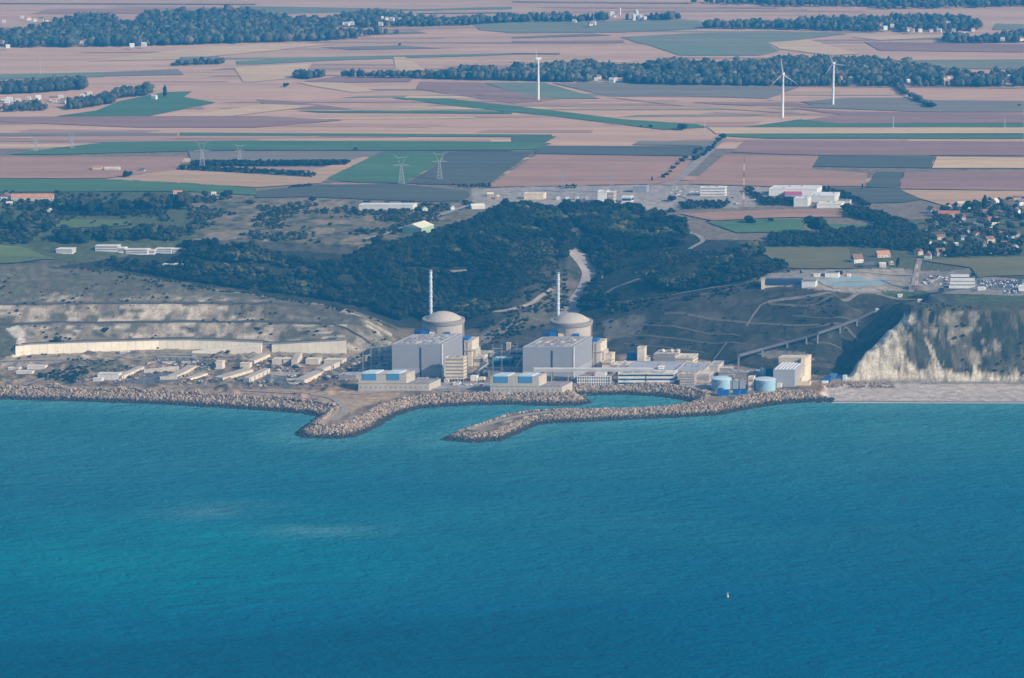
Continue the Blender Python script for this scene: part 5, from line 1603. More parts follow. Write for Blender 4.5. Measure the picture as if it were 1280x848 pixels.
for px in range(450, 900, 24):
    if not (604 < px < 612):
        lamp(px, 483.5 + (px > 700) * 1.0, 'thin lamp post along the quay road', 'lamp posts along the quay road')
for px in range(60, 430, 40):
    lamp(px, 479.5 + px * .006, 'thin lamp post along the rusty track before the foundations', 'lamp posts by the foundations')
for i, (p, q, h, lb) in enumerate((((596, 470), (612, 458), 6, 'grey pipe run from the white cabin toward the teal shed'), ((640, 470), (655, 448), 5, 'grey pipe run beside the second turbine hall wall'), ((448, 468), (486, 458), 5, 'grey pipe run behind the first pump house'),
                                   ((766, 470), (785, 452), 6, 'grey pipe run between the second hall and the slim tower'), ((890, 476), (930, 470), 4, 'grey pipe run behind the grey silos'), ((455, 452), (489, 444), 7, 'raised pipe run below the steel gantries'))):
    a, b_ = ground(*p), ground(*q)
    t = empty('pipe_run', a, lb, 'pipe')
    d = b_ - a
    for k in (0, 1.1, 2.2):
        MB().bar((k, 0, h), (d[0] + k, d[1], d[2] + h), .38).build('pipe', M_STEEL if k != 1.1 else M_WHITED, t)
    for f in (.05, .35, .65, .95):
        MB().box(d[0] * f - .3, d[0] * f + 2.6, d[1] * f - .2, d[1] * f + .2, -1.5, h - .4).build('support', M_CONC, t)
r_ = random.Random(5)
for px0, px1, yb, yt, dep, lb, w_, r2 in ((555, 560, 478.5, 475, 6, 'low grey hut at the foot of the office block', M_CONC, M_WHITED), (718, 724, 479.5, 473.5, 8, 'grey hut with domed look between second hall and lattice building', M_CLAD2, M_WHITE), (520, 533, 478.5, 474.5, 8, 'long low shed before the first turbine hall door', M_CONC, M_ROOFB),
                                          (566, 574, 481.5, 479.3, 6, 'row of low white boxes on the quay', M_WHITED, M_WHITE), (604, 611, 470, 464, 9, 'brown block beside the short raised pipe', M_MAUVE, M_CONC), (790, 800, 463, 458, 10, 'orange brown deck house behind the workshops', M_BROWN, M_TANR),
                                          (870, 884, 463.5, 456.5, 14, 'pale stepped block at the end of the workshop roofs', M_CONCL, M_CONC), (900, 914, 466, 461, 12, 'low block with light roof at the foot of the slope', M_CONCD, M_CONCL), (916, 924, 470, 464.5, 8, 'small brown plant house behind the silos', M_MAUVE, M_CONC), (1000, 1012, 482, 478.5, 8, 'tan shed between the treatment building and the track', M_CREAM, M_TANR)):
    block('hut', 'hut', lb, px0, px1, yb, yt, dep, w_, r2, 0, kit=2, par=.4)
# ================================================================== BUILDINGS ON THE PLATEAU
HOUSES = []


def house(px, py, wpx, d, hw, hr, roof, wall, label, rot=0.0, cat='house', group=None, win=True, chim=False, name='house'):
    o = ground(px, py)
    W = wpx * mpp(o)
    u = np.array((math.cos(rot), math.sin(rot)))
    v = np.array((-u[1], u[0]))
    t = empty(name, o, label, cat, group)
    HOUSES.append((o[0], o[1] + d / 2, max(W / 2, d / 2) + 2.5))
    MB(u, v).box(-W / 2, W / 2, 0, d, -1, hw).build('wall', wall, t)
    al = 'a' if W >= d else 'b'
    mb = MB(u, v).gable(-W / 2, W / 2, 0, d, hw + .01, hw + hr, .35, al)
    rf = mb.build('roof', roof, t)
    if chim:
        MB(u, v).box(W * .2, W * .2 + .9, d / 2 - .4, d / 2 + .5, hw + hr * .4, hw + hr + 1).build('chimney', M_BROWN, rf)
    if win:
        mb = MB(u, v)
        n = max(2, int(W / 4))
        for i in range(n):
            a = -W / 2 + W * (i + .5) / n
            mb.box(a - .55, a + .55, -.08, .04, 1, 2.5)
        mb.build('windows', M_DARK, t)
    return t


W_, C_, T_ = M_WHITE, M_CREAM, M_CONCL
for a in [
    (1167, 268, 8, 12, 6, 5, M_BROWN, W_, 'white gabled house at the top corner of the hillside village', .5), (1186, 271, 26, 12, 4, 4, M_REDR, C_, 'long low red roofed barn in the hillside village', -.08), (1202, 275.5, 10, 9, 4, 3, M_BROWN, W_, 'small house with pale front just below the long red barn', .1),
    (1242, 279, 14, 11, 4.5, 4, M_REDR, C_, 'house with the brightest red roof in the village'), (1241, 284.5, 14, 9, 3.5, 3, M_TANR, W_, 'bright white house below the brightest red roof', .3), (1224, 280, 5, 8, 5, 3.5, M_ROOFS, W_, 'narrow white gable left of the brightest red roof', 1.2),
    (1253, 297, 10, 10, 4, 4, M_REDR, C_, 'red roofed house under the trees below the bright white house', -.4), (1177, 300, 11, 9, 4, 3, M_BROWN, C_, 'tan house at the village edge beside the round trees', .2), (1239, 304, 12, 10, 5, 4, M_BROWN, C_, 'cream house with steep brown roof beside the dark ploughed garden', .5),
    (1203, 258, 12, 9, 4, 3, M_TANR, C_, 'low tan roofed house at the upper village edge'), (1187, 260, 5, 7, 4, 3, M_BROWN, C_, 'small cream house left of the low tan roofed one', .4), (1216, 258, 4, 6, 4, 2.5, M_ROOFS, W_, 'tiny white house right of the low tan roofed one', .7), (1214, 265, 6, 7, 3.5, 2.5, M_TANR, W_, 'tiny pale house in the middle of the upper village', .2),
    (1247, 256, 8, 9, 5, 4.5, M_TANR, W_, 'white gabled house below the row of round trees', .9), (1272, 251, 10, 9, 4, 3, M_BROWN, C_, 'pinkish house behind the row of round trees'), (1277, 257, 8, 9, 5, 4, M_ROOFS, W_, 'white house at the picture edge below the round trees', .7), (1274, 268, 8, 9, 6, 4, M_ROOFS, W_, 'tall white house at the picture edge beneath the other', 1.0),
    (1151, 319, 8, 9, 5, 4, M_BROWN, C_, 'brown roofed house at the head of the mast track', .6), (1164, 323.5, 9, 9, 5, 5, M_BROWN, W_, 'white gabled house beside the dark hedge above the mast', 1.3), (1177, 320, 12, 10, 4, 6, M_BROWN, C_, 'house with big steep brown roof at the end of the dark hedge', .3),
    (1240, 317, 5, 7, 3.5, 2.5, M_TANR, W_, 'tiny bright house at the bend of the garden track', .2), (1180, 307, 5, 6, 3, 2, M_TANR, W_, 'first tiny white cottage on the garden terrace'), (1195, 308, 6, 6, 3, 2, M_TANR, W_, 'second tiny white cottage on the garden terrace', .1), (1266, 300.5, 4, 6, 4, 2, M_TANR, W_, 'tiny brilliant white house beside the ploughed garden', .2), (1212, 318, 6, 6, 3, 2, M_ROOFS, C_, 'small grey cottage in the hedge below the garden'),
    (1225, 286, 8, 8, 3.5, 3, M_ROOFS, C_, 'slate roofed cottage left of the bright white house', -.2), (1210, 291, 6, 7, 3.5, 3, M_ROOFS, W_, 'slate roofed cottage in the middle of the village', .2), (1262, 282, 6, 8, 4, 3, M_ROOFS, W_, 'slate roofed house right of the brightest red roof', .4), (1271, 296, 8, 8, 4, 3, M_ROOFS, C_, 'slate roofed house above the ploughed garden', .1), (1199, 283, 6, 7, 3.5, 3, M_BROWN, C_, 'brown roofed cottage below the long red barn', -.3),
    (1073.5, 329, 13, 11, 5, 6.5, M_BROWN, W_, 'white gabled farmhouse with brown roof on the olive field corner', .35, 'house', None, True, True), (1105, 322, 17, 11, 4, 4.5, M_ORANGE, C_, 'orange roofed house at the wood edge above the sheds', .25, 'house', None, True, True), (1103.5, 334.5, 8, 8, 4, 2.5, M_TANR, W_, 'white shed beside the dark conical tree'),
    (1086, 335, 14, 10, 4, 3, M_ROOFS, M_ROOFS, 'dark shed left of the white shed and conical tree', -.1), (1114, 331.5, 6, 7, 3, 2, M_TANR, C_, 'small cream shed behind the dark conical tree'), (1092, 273.5, 12, 11, 4, 3, M_TANR, W_, 'large white house in the trees below the white works'), (1111.5, 275.5, 6, 8, 5, 3, M_BROWN, W_, 'small white house in the trees right of the large white one', .6),
    # left side
    (222, 244, 11, 9, 3.5, 3, M_ORANGE, W_, 'white farmhouse with orange roof on the lane beside the tall trees', .05), (181, 215, 5, 8, 3, 2.5, M_ROOFS, W_, 'white gabled shed in the pink stubble above the lone tree', 1.2), (267, 245, 6, 6, 3, 3, M_TANR, W_, 'small pale shed between the two lane trees'),
    (121, 213.5, 11, 12, 5, 2, M_ORANGE, C_, 'roofless tan barn in the pink stubble, taller end'), (140, 214, 19, 12, 4, 2, M_TANR, C_, 'long tan ruined barn in the pink stubble'), (62, 267, 5, 6, 5, 2.5, M_TANR, W_, 'small bright white house lost in the dark trees'),
    (535, 0, 0, 0, 0, 0, None, None, None)]:
    if a[2]:
        house(*a)
for a in [(1158, 292, 6, 8, 4, 3, M_BROWN, C_, 'brown roofed cottage half hidden at the wood end of the village', .3), (1169, 283, 6, 8, 4, 3, M_ROOFS, C_, 'slate roofed cottage below the white gabled corner house', -.2), (1190, 291, 7, 8, 4, 3, M_BROWN, C_, 'brown roofed house in the dense trees below the long red barn', .2), (1222, 296, 6, 8, 4, 3, M_REDR, C_, 'small red roofed house above the garden terrace', .5),
          (1232, 268, 7, 8, 4, 3, M_BROWN, C_, 'brown roofed house under the tall poplar', .1), (1256, 270, 7, 8, 4, 3, M_ORANGE, W_, 'orange roofed white house right of the tall poplar', .3), (1263, 262, 6, 8, 4, 3, M_ROOFS, W_, 'slate roofed house below the row of round trees', -.3), (1256, 308, 8, 8, 4, 3, M_BROWN, C_, 'brown roofed house below the dark ploughed garden', .2),
          (1230, 308, 6, 7, 4, 3, M_BROWN, C_, 'small brown roofed house left of the cream house with steep roof', -.1), (1270, 312, 7, 8, 4, 3, M_TANR, W_, 'pale roofed house at the lowest edge of the village', .2), (1163, 306, 6, 8, 4, 3, M_BROWN, W_, 'brown roofed house by the wood above the mast track', .6), (1205, 300, 7, 7, 3.5, 3, M_ROOFS, W_, 'slate roofed house above the second white cottage', .2)]:
    house(*a)
# farm with long orange roofs at the left edge
house(40, 251.5, 52, 16, 5, 5, M_ORANGE, T_, 'very long orange roofed farm building at the left edge', .03, 'barn', name='barn')
house(6, 250.5, 14, 20, 5, 5, M_BROWN, W_, 'brown roofed farmhouse before the long orange barn', .1, 'house', chim=True)
house(12, 256.5, 8, 8, 3, 2, M_TANR, W_, 'little white outhouse in front of the orange farm', .2, 'shed', name='shed')
# white flat halls by the valley head
for px0, px1, yb, yt, dep, lb in ((119, 147, 314, 308, 10, 'low white banded building, first of the row under the terraces plateau'), (148, 156, 316, 310.5, 9, 'small white end block of the low banded building'), (157, 184, 317.5, 312.5, 10, 'long low pale building in the middle of the row at the valley head'),
                                  (184, 193, 318, 313.5, 9, 'small white block between two low pale buildings'), (194, 214, 316, 311.5, 9, 'low pale building with flat roof near the dark wood'), (216, 232, 317, 312, 9, 'last white building of the row, against the dark wood'), (70, 90, 316.5, 312, 12, 'flat tan building at the start of the valley head row'),
                                  (203.5, 227, 335.5, 331, 8, 'lone low white building down the valley slope'), (247.5, 263.5, 344.5, 340, 8, 'lone cream cabin farther down the valley slope')):
    block('valley_building', 'building', lb, px0, px1, yb, yt, dep, M_WHITED, M_WHITE if px0 < 240 else M_CREAM, 2 if px1 - px0 > 15 else 1, M_MAUVE, par=.3)
# long white depot, green hall, small sheds beside the track
block('depot', 'depot', 'long low white depot across the scrubland', 448.5, 516.5, 264.5, 256.5, 16, M_WHITED, M_WHITE, 0, par=.3)
house(515, 292.5, 28, 34, 9, 5, M_YEL, M_GREENW, 'pale green industrial hall with cream roof beside the plateau track', -.5, 'industrial hall', win=False, name='industrial_hall')
for px, py, w, lb in ((531.5, 265, 7, 'small white shed between the long depot and the track'), (566, 263, 5, 'tiny white shed on the plateau track'), (598, 261.5, 17, 'white shed with cream roof where the track meets the switchyard')):
    house(px, py, w, 10 if w < 10 else 16, 4, 3, M_YEL, M_WHITE, lb, .2, 'shed', win=False, name='shed')
house(613, 246, 8, 8, 4, 2, M_YEL, mat('ochre_wall', (.55, .36, .12), .8), 'ochre cabin at the switchyard corner', .1, 'cabin', name='cabin')
house(622, 249, 6, 8, 4, 2, M_YEL, MATS['ochre_wall'], 'second ochre cabin at the switchyard corner', .1, 'cabin', name='cabin')
# switchyard
block('control_building', 'building', 'long low cream building at the switchyard end', 655, 679, 249.5, 243, 14, M_CREAM, M_CONCL, 0)
block('control_building', 'building', 'tall white block of the switchyard with lit side', 747, 758, 254.3, 240.5, 14, M_WHITE, M_WHITED, 0, kit=1)
block('control_building', 'building', 'grey half of the tall switchyard block', 759, 767, 254.3, 241.5, 14, M_CONC, M_WHITED, 3, M_MAUVE)
block('control_building', 'building', 'low white building right of the tall switchyard block', 777, 789, 253.8, 247, 12, M_WHITED, M_WHITE, 1, M_BLUED)
block('control_building', 'building', 'wide grey shed with rounded roof behind the switchyard', 791, 808, 241, 234, 14, M_CLAD, M_ROOFB, 0)
block('office_building', 'office', 'three storey white office beside the field road', 875, 906, 245, 235.2, 12, M_WHITE, M_WHITED, 3, M_CONCD, kit=3)
def portal(px, py, h, w, label, group):
    o = ground(px, py)
    t = empty('busbar_gantry', o, label, 'gantry', group)
    for a in (0, w / 2, w):
        mb = MB()
        mb.bar((a - 1.2, 0, -1), (a, 0, h), .17).bar((a + 1.2, 0, -1), (a, 0, h), .17)
        mb.build('post', M_STEEL, t)
    MB().box(-1, w + 1, -.3, .3, h, h + .5).build('beam', M_STEEL, t)


for i, (px, py) in enumerate([(x, y) for y in (240, 245.5, 250) for x in (640, 656, 672, 688, 704, 720, 735)]):
    if (px, py) not in ((656, 250), (672, 250), (656, 245.5)):
        portal(px, py, 6.5 + (i % 3) * 1.5, 15, 'grey busbar gantry in the rows of the hilltop switchyard', 'busbar gantries of the hilltop switchyard')
for px, lb in ((698, 'white transformer in the switchyard, farthest from the tall white block'), (709, 'white transformer in the switchyard, second of four'), (721, 'white transformer in the switchyard, third of four'), (734, 'white transformer in the switchyard, next to the tall white block')):
    o = ground(px, 250)
    t = empty('transformer', o, lb, 'transformer', 'white transformers of the switchyard')
    MB().box(-3, 3, 0, 5, 0, 4.5).build('tank', M_WHITE, t)
    MB().box(-3.8, -3.05, .5, 4.5, .5, 4).build('radiator', M_STEEL, t)
    MB().bar((0, 2, 4.5), (0, 2, 7.5), .3).build('bushing', M_WHITED, t)
# white works
WK = [('bright white factory hall with broad sloping roof at the works', 961, 1021, 245, 236.8, 34, M_WHITE, M_WHITE), ('white factory hall standing lower at the works', 992, 1009.5, 258.5, 249, 22, M_WHITED, M_WHITE), ('white flat roofed factory wing by the tree belt', 1012, 1043, 253, 245.5, 36, M_WHITED, M_WHITE),
      ('long white front wall building at the lowest edge of the works', 1021, 1051, 260.5, 256, 26, M_WHITE, M_YEL), ('small pale store tucked at the end of the works by the tree belt', 1046, 1062, 256, 252, 12, M_WHITED, M_MAUVE)]
for lb, a, b_, yb, yt, dp, w, r in WK:
    block('factory_hall', 'factory', lb, a, b_, yb, yt, dp, w, r, 0, par=.4, kit=3)
house(992, 247.5, 21, 22, 4.5, 3.5, M_PINKR, M_ROOFB, 'crimson roofed factory shed among the white halls', 0, 'factory', win=False, name='factory_hall')
# terraced white block above the cliff and its neighbours
o, W, k = site(1186, 1219, 364.5)
t = empty('terraced_block', o, 'white three storey terraced block above the cliff beside the car park', 'office')
MB(U0, (.1, .995)).box(-6, W + .5, -1, 16, -1, 4).build('base_wall', M_ROOFS, t)
for i, z in enumerate((4.02, 8.8, 13.4)):
    MB(U0, (.1, .995)).box(i * .7, W - i * .6, i * .8, 16 - i, z, z + 3.75).build('storey', M_WHITE, t)
    MB(U0, (.1, .995)).box(i * .7 + .5, W - i * .6 - .5, i * .8 + .6, 15.5 - i, z + 3.76, z + 4.6).build('window_band', M_DARK, t)
MB(U0, (.1, .995)).box(2, W * .76, 4, 12, 17.2, 20).build('roof_house', M_WHITE, t)
MB(U0, (.1, .995)).box(1, W - 1.5, 2, 14, 16.61, 17.18).build('roof', M_WHITED, t)
for a in ((1222, 1231, 363.5, 360.5, 8, 'small white kiosk beside the terraced block', M_WHITE, M_WHITE), (1273, 1300, 364, 358.8, 12, 'white building at the picture edge beyond the car park', M_WHITE, M_WHITE), (1173, 1179, 366.5, 362, 8, 'dark hut with white front left of the terraced block', M_WHITED, M_ROOFS),
          (1136, 1152, 363, 357.5, 8, 'tan hut at the foot of the lattice mast', M_MAUVE, M_CONC), (1031, 1048, 346.5, 341.5, 12, 'flat white pavilion behind the ponds', M_WHITE, M_ROOFS), (1017, 1024, 346, 343.5, 6, 'small white cabin left of the pavilion at the ponds', M_WHITE, M_CREAM),
          (1058.5, 1062.5, 346.5, 344, 6, 'tiny white cabin right of the pavilion at the ponds', M_WHITE, M_WHITE), (1147, 1153, 378.5, 375.8, 6, 'white cabin on the cliff brow', M_WHITE, M_WHITE), (1122, 1127, 372, 369, 5, 'white van like cabin beside the lawn at the gallery head', M_WHITE, M_WHITE), (1002, 1019, 360.5, 352, 12, 'dark roofed pump hall at the end of the ponds', M_WHITED, M_ROOFS)):
    block('small_building', 'building', a[5], *a[:5], a[6], a[7], 0, par=.2)
# reservoir basin
o, W, k = site(951.5, 1003, 361)
o[2] = ground(1003, 360)[2] - 1
t = empty('reservoir_basin', o, 'dark walled rectangular reservoir basin sunk in the slope top', 'basin')
MB(U0, (.12, .99)).box(4.5, W, 0, 1.5, -14, 1).build('front_wall', M_CONC, t)
MB(U0, (.12, .99)).box(4.5, W, .2, 1.6, 1.01, 6.5).build('parapet', M_DARK, t)
MB(U0, (.12, .99)).box(4.5, W, 26, 27.5, -2, 6).build('back_wall', M_ROOFS, t)
MB(U0, (.12, .99)).box(4.5, W, 1.52, 25.9, -2, 4.6).build('water', M_BLUED, t)
MB(U0, (.12, .99)).box(0, 4.4, -2, 6, -14, 9.5).build('pump_tower', M_CREAM, t)
MB(U0, (.12, .99)).box(-.3, 4.7, -2.3, 6.3, 9.51, 10).build('tower_roof', M_CONC, t)

# far villages: houses of a few pixels
PROTO_F = []
for rf, wl in ((M_ORANGE, M_WHITE), (M_TANR, M_WHITE), (M_BROWN, M_CREAM), (M_WHITED, M_WHITE)):
    t = empty('house', (0, 0, -500), 'x', 'house')
    MB().box(-7, 7, -5, 5, -1, 6.5).build('wall', wl, t)
    MB().gable(-7, 7, -5, 5, 6.51, 11.5, .4).build('roof', rf, t)
    PROTO_F.append([t, False])
for lb, gr, L_ in FARH:
    for px, py in L_:
        k = random.randrange(4)
        g = at_z(px, py + 4.0, 95.0)
        s = random.uniform(.5, .8)
        z = g + np.array((0, 0, 2.0 + 3.5 * (py < 60)))
        if not PROTO_F[k][1]:
            PROTO_F[k][1] = True
            t = PROTO_F[k][0]
            t.location = [float(v) for v in z]
            t.scale = (s, s, s)
            t['label'], t['group'] = lb, gr
        else:
            copy_tree(PROTO_F[k][0], z, lb, gr, random.uniform(-.6, .6), s)
for px, yb, h, r, lb in ((795.5, 25, 22, 5, 'tallest white grain silo on the hazy plain'), (792, 25.5, 14, 5, 'shorter white grain silo at the foot of the tallest'), (800, 25.5, 12, 6, 'squat white grain silo right of the tallest'), (775, 19, 16, 2.2, 'slim pale church like tower left of the grain silos')):
    t = empty('grain_silo', at_z(px, yb, 95.0), lb, 'silo')
    MB().ring([(r, -1), (r, h)], n=20).build('shell', M_WHITE, t)
    MB().ring([(r + .2, h + .01), (.2, h + 3)], n=20).build('roof', M_WHITED, t)
for px, yb, yt, lb in ((742, 32, 1, 'thin far radio mast on the hazy plain'), (1116.5, 160, 145, 'faint pylon post in the dark field beyond the turbines'), (1256, 160, 146, 'faint pylon post nearest the picture edge'), (50.5, 93, 70, 'faint far mast above the left green strip'), (881, 168, 151, 'thin mast at the top of the field road')):
    g = at_z(px, yb, 95.0)
    h = (yb - yt) * mpp(g)
    t = empty('mast', g, lb, 'mast')
    MB().ring([(.5, -1), (.35, h * .6), (.2, h)], n=8).build('pole', M_WHITED, t)
    MB().box(-2.2, 2.2, -2.2, 2.2, 0, 1.2).build('footing', M_CONC, t)

# wind turbines
M_TURB = mat('turbine_white', (.80, .79, .76), .45, .03, .05, .02, .2)


def turbine(px, yb, yt, label, yaw, angs, Rr):
    g = at_z(px, yb, 95.0)
    H = (yb - yt) * mpp(g) / .99
    t = empty('wind_turbine', g, label, 'wind turbine', 'white wind turbines on the plain')
    MB().ring([(2.6, -1), (2.2, H * .5), (1.5, H - 1.5)], n=20).build('tower', M_TURB, t)
    MB().ring([(3.6, -.5), (3.6, .5)], n=20).build('base', M_CONC, t)
    ax = np.array((math.sin(yaw), -math.cos(yaw)))
    sd = np.array((math.cos(yaw), math.sin(yaw)))
    MB(ax, sd).box(-6.0, 2.6, -1.7, 1.7, H - 1.5, H + 2.0, .3, .3).build('nacelle', M_TURB, t)
    hb = MB()
    c = np.array((ax[0] * 4.0, ax[1] * 4.0, H + .2))
    hb.bar(c - np.array((*(ax * 1.4), 0)), c + np.array((*(ax * 1.6), 0)), 1.5, .7)
    hb.build('hub', M_TURB, t)
    for a in angs:
        d = np.array((sd[0] * math.cos(rad(a)), sd[1] * math.cos(rad(a)), math.sin(rad(a))))
        n = np.array((ax[0], ax[1], 0))
        e = np.cross(d, n)
        mb, S_ = MB(), []
        for r, ch, th in ((1.0, 1.1, .9), (5, 2.6, .6), (12, 2.0, .4), (20, 1.3, .28), (Rr, .45, .1)):
            p = c + d * r
            S_.append([p - e * ch * .35 - n * th / 2, p + e * ch * .65 - n * th / 2, p + e * ch * .65 + n * th / 2, p - e * ch * .35 + n * th / 2])
        for A_, B_ in zip(S_[:-1], S_[1:]):
            mb.hexa(A_ + B_)
        mb.build('blade', M_TURB, t)


turbine(672.8, 125.3, 73.8, 'white wind turbine standing alone, rotor almost edge on', rad(-80), (98, 218, 338), 29)
turbine(978, 147.3, 93, 'white wind turbine nearest the camera of the pair, three blades spread', rad(-18), (98, 226, 328), 30)
turbine(1041, 131.3, 80, 'white wind turbine before the village wood with one blade level', rad(-25), (116, 236, 356), 27)

# pylons
M_PYL = mat('pylon_steel', (.42, .42, .42), .5, .05, .2, .05, .5, metal=.1)


def pylon(px, yb, hpx, label, cat_head=True, m=M_PYL, t_=.24):
    g = ground(px, yb)
    H = hpx * mpp(g)
    t = empty('power_pylon', g, label, 'pylon', 'lattice power pylons in the fields')
    b_, w = H * .10, H * .028
    mb = MB()
    zt = H * .66
    C4 = ((-1, -1), (1, -1), (1, 1), (-1, 1))
    for a, c in C4:
        mb.bar((a * b_, c * b_, -1), (a * w, c * w, zt), t_)
    n = 6
    for i in range(n):
        z0, z1 = zt * (1 - (1 - i / n) ** 1), zt * (i + 1) / n
        r0, r1 = b_ + (w - b_) * z0 / zt, b_ + (w - b_) * z1 / zt
        for (a, c), (e, f) in zip(C4, C4[1:] + C4[:1]):
            mb.bar((a * r0, c * r0, z0), (e * r1, f * r1, z1), t_ * .6).bar((e * r0, f * r0, z0), (a * r1, c * r1, z1), t_ * .6)
    mb.build('tower_body', m, t)
    L_ = H * .27
    mb = MB()
    mb.bar((-L_, 0, zt), (L_, 0, zt), t_ * 1.2).bar((-L_, 0, zt), (0, 0, zt + H * .05), t_ * .8).bar((L_, 0, zt), (0, 0, zt + H * .05), t_ * .8)
    mb.build('lower_crossarm', m, t)
    mb = MB()
    if cat_head:
        for s in (-1, 1):
            mb.bar((s * w, 0, zt), (s * L_ * .5, 0, H * .93), t_).bar((s * L_ * .5, 0, H * .93), (s * L_ * .9, 0, H), t_)
        mb.bar((-L_ * .55, 0, H * .92), (L_ * .55, 0, H * .92), t_)
    else:
        mb.bar((0, 0, zt), (0, 0, H), t_ * 1.3).bar((-L_ * .75, 0, H * .9), (L_ * .75, 0, H * .9), t_)
    mb.build('upper_crossarm', m, t)


pylon(502, 231, 37, 'pale lattice pylon at the edge between the green and grey fields')
pylon(549.5, 225, 35, 'pale lattice pylon standing in the grey field')
pylon(253, 212, 36, 'pale lattice pylon behind the open row of field trees')
pylon(300, 206, 26, 'faint lattice pylon behind the dense field grove')
pylon(703.5, 240, 29, 'dark lattice pylon at the switchyard, half way to the tall white block', False, M_STEEL)
pylon(765, 242, 30, 'thin lattice pylon right over the tall white switchyard block', False, M_STEEL)
pylon(45, 190, 18, 'faint far lattice pylon on the green strip')
pylon(90, 186, 20, 'faint far lattice pylon before the mauve strip')


def lattice_mast(px, yb, yt, w0, label, red):
    g = ground(px, yb)
    H = (yb - yt) * mpp(g)
    t = empty('lattice_mast', g, label, 'mast')
    n = 7
    for i in range(n):
        mb = MB()
        z0, z1 = H * i / n, H * (i + 1) / n
        r0, r1 = w0 * (1 - .75 * i / n), w0 * (1 - .75 * (i + 1) / n)
        C4 = ((-1, -1), (1, -1), (1, 1), (-1, 1))
        for (a, c), (e, f) in zip(C4, C4[1:] + C4[:1]):
            mb.bar((a * r0, c * r0, z0), (a * r1, c * r1, z1), .22)
            for q in range(3):
                y0, y1 = z0 + (z1 - z0) * q / 3, z0 + (z1 - z0) * (q + 1) / 3
                mb.bar((a * r0, c * r0, y0), (e * r0, f * r0, y1), .13)
        mb.build('mast_section', M_WHITE if i % 2 else red, t)


lattice_mast(929.3, 258, 195, 1.0, 'very tall slim red and white banded mast beside the three storey office', M_RED)
lattice_mast(1145.5, 361, 325, 2.0, 'stout red and white lattice mast on the plateau near the ponds', mat('faded_red', (.42, .22, .19), .7))

# vehicles
def car_proto(m):
    mb = MB()
    mb.box(-2.1, 2.1, -.85, .85, .3, .85).box(-1.2, 1.5, -.75, .75, .86, 1.45, .4, .1)
    o = mb.build('parked_car', m)
    wm_ = MB()
    for a in (-1.35, 1.35):
        for b_ in (-.8, .62):
            wm_.box(a - .33, a + .33, b_, b_ + .2, 0, .62)
    wm_.build('wheels', M_DARK, o)
    o['category'] = 'car'
    return o


CARS = [(car_proto(mat('car_' + n, c, .25, .02, spec=.6)), n) for n, c in (('white', (.75, .75, .75)), ('silver', (.5, .51, .53)), ('black', (.03, .03, .035)), ('blue', (.05, .12, .3)), ('red', (.35, .04, .04)), ('grey', (.17, .175, .18)))]
first_ = [True] * 6


def car(px, py, where, gr, ang=None, k=None):
    k = random.choices(range(6), (5, 4, 4, 2, 1, 3))[0] if k is None else k
    g = ground(px, py)
    pr, n = CARS[k]
    lb, gg = '%s car %s' % (n, where), '%s cars %s' % (n, where)
    a = random.choice((0, math.pi)) + .1 if ang is None else ang
    if first_[k]:
        first_[k] = False
        pr.location = [float(v) for v in g]
        pr.rotation_euler = (0, 0, a)
        pr['label'], pr['group'] = lb, gg
    else:
        copy_tree(pr, g, lb, gg, a)


for row, py in enumerate((351.2, 353.2, 355.2, 357.2, 359.2)):
    for px in np.arange(1224 + row * 1.2, 1279, 2.9):
        if random.random() < .8:
            car(px + random.uniform(-.3, .3), py, 'parked in the crowded car park beside the terraced block', '', 1.57)
for px in np.arange(1256, 1274, 2.8):
    for py in (364.5, 366.8):
        car(px, py, 'parked in front of the building at the picture edge', '', 1.57)
for i in range(26):
    car(random.uniform(1153, 1184), random.uniform(345.5, 356), 'scattered on the ground left of the terraced block', '')
for i in range(22):
    car(random.uniform(838, 872), random.uniform(236, 245.5), 'parked at the foot of the field road', '')
for i in range(10):
    car(random.uniform(908, 945), random.uniform(247, 256), 'parked on the bare ground beside the tall slim mast', '')
for i in range(12):
    car(random.uniform(568, 612), random.uniform(479, 483.5), 'parked on the quay road between the pump houses', '')
# buoy
g = at_z(909.5, 746.5, 0)
t = empty('buoy', g, 'small white and yellow buoy floating alone on the open sea', 'buoy')
MB().ring([(1.3, -1), (1.6, .2), (1.5, 1.3), (1.0, 1.7)], n=18).build('float', mat('buoy_yellow', (.75, .55, .18), .5), t)
MB().ring([(.9, 1.72), (.75, 3.0)], n=14).build('lower_body', M_CREAM, t)
MB().ring([(.78, 3.01), (.70, 3.6)], n=14).build('band', mat('buoy_rust', (.45, .25, .16), .6), t)
MB().ring([(.7, 3.61), (.5, 5.2)], n=14).build('upper_body', M_CREAM, t)
t.scale = (.75, .75, .75)
MB().ring([(.35, 5.22), (.5, 5.7), (.1, 6.1)], n=12).build('top_mark', MATS['buoy_yellow'], t)

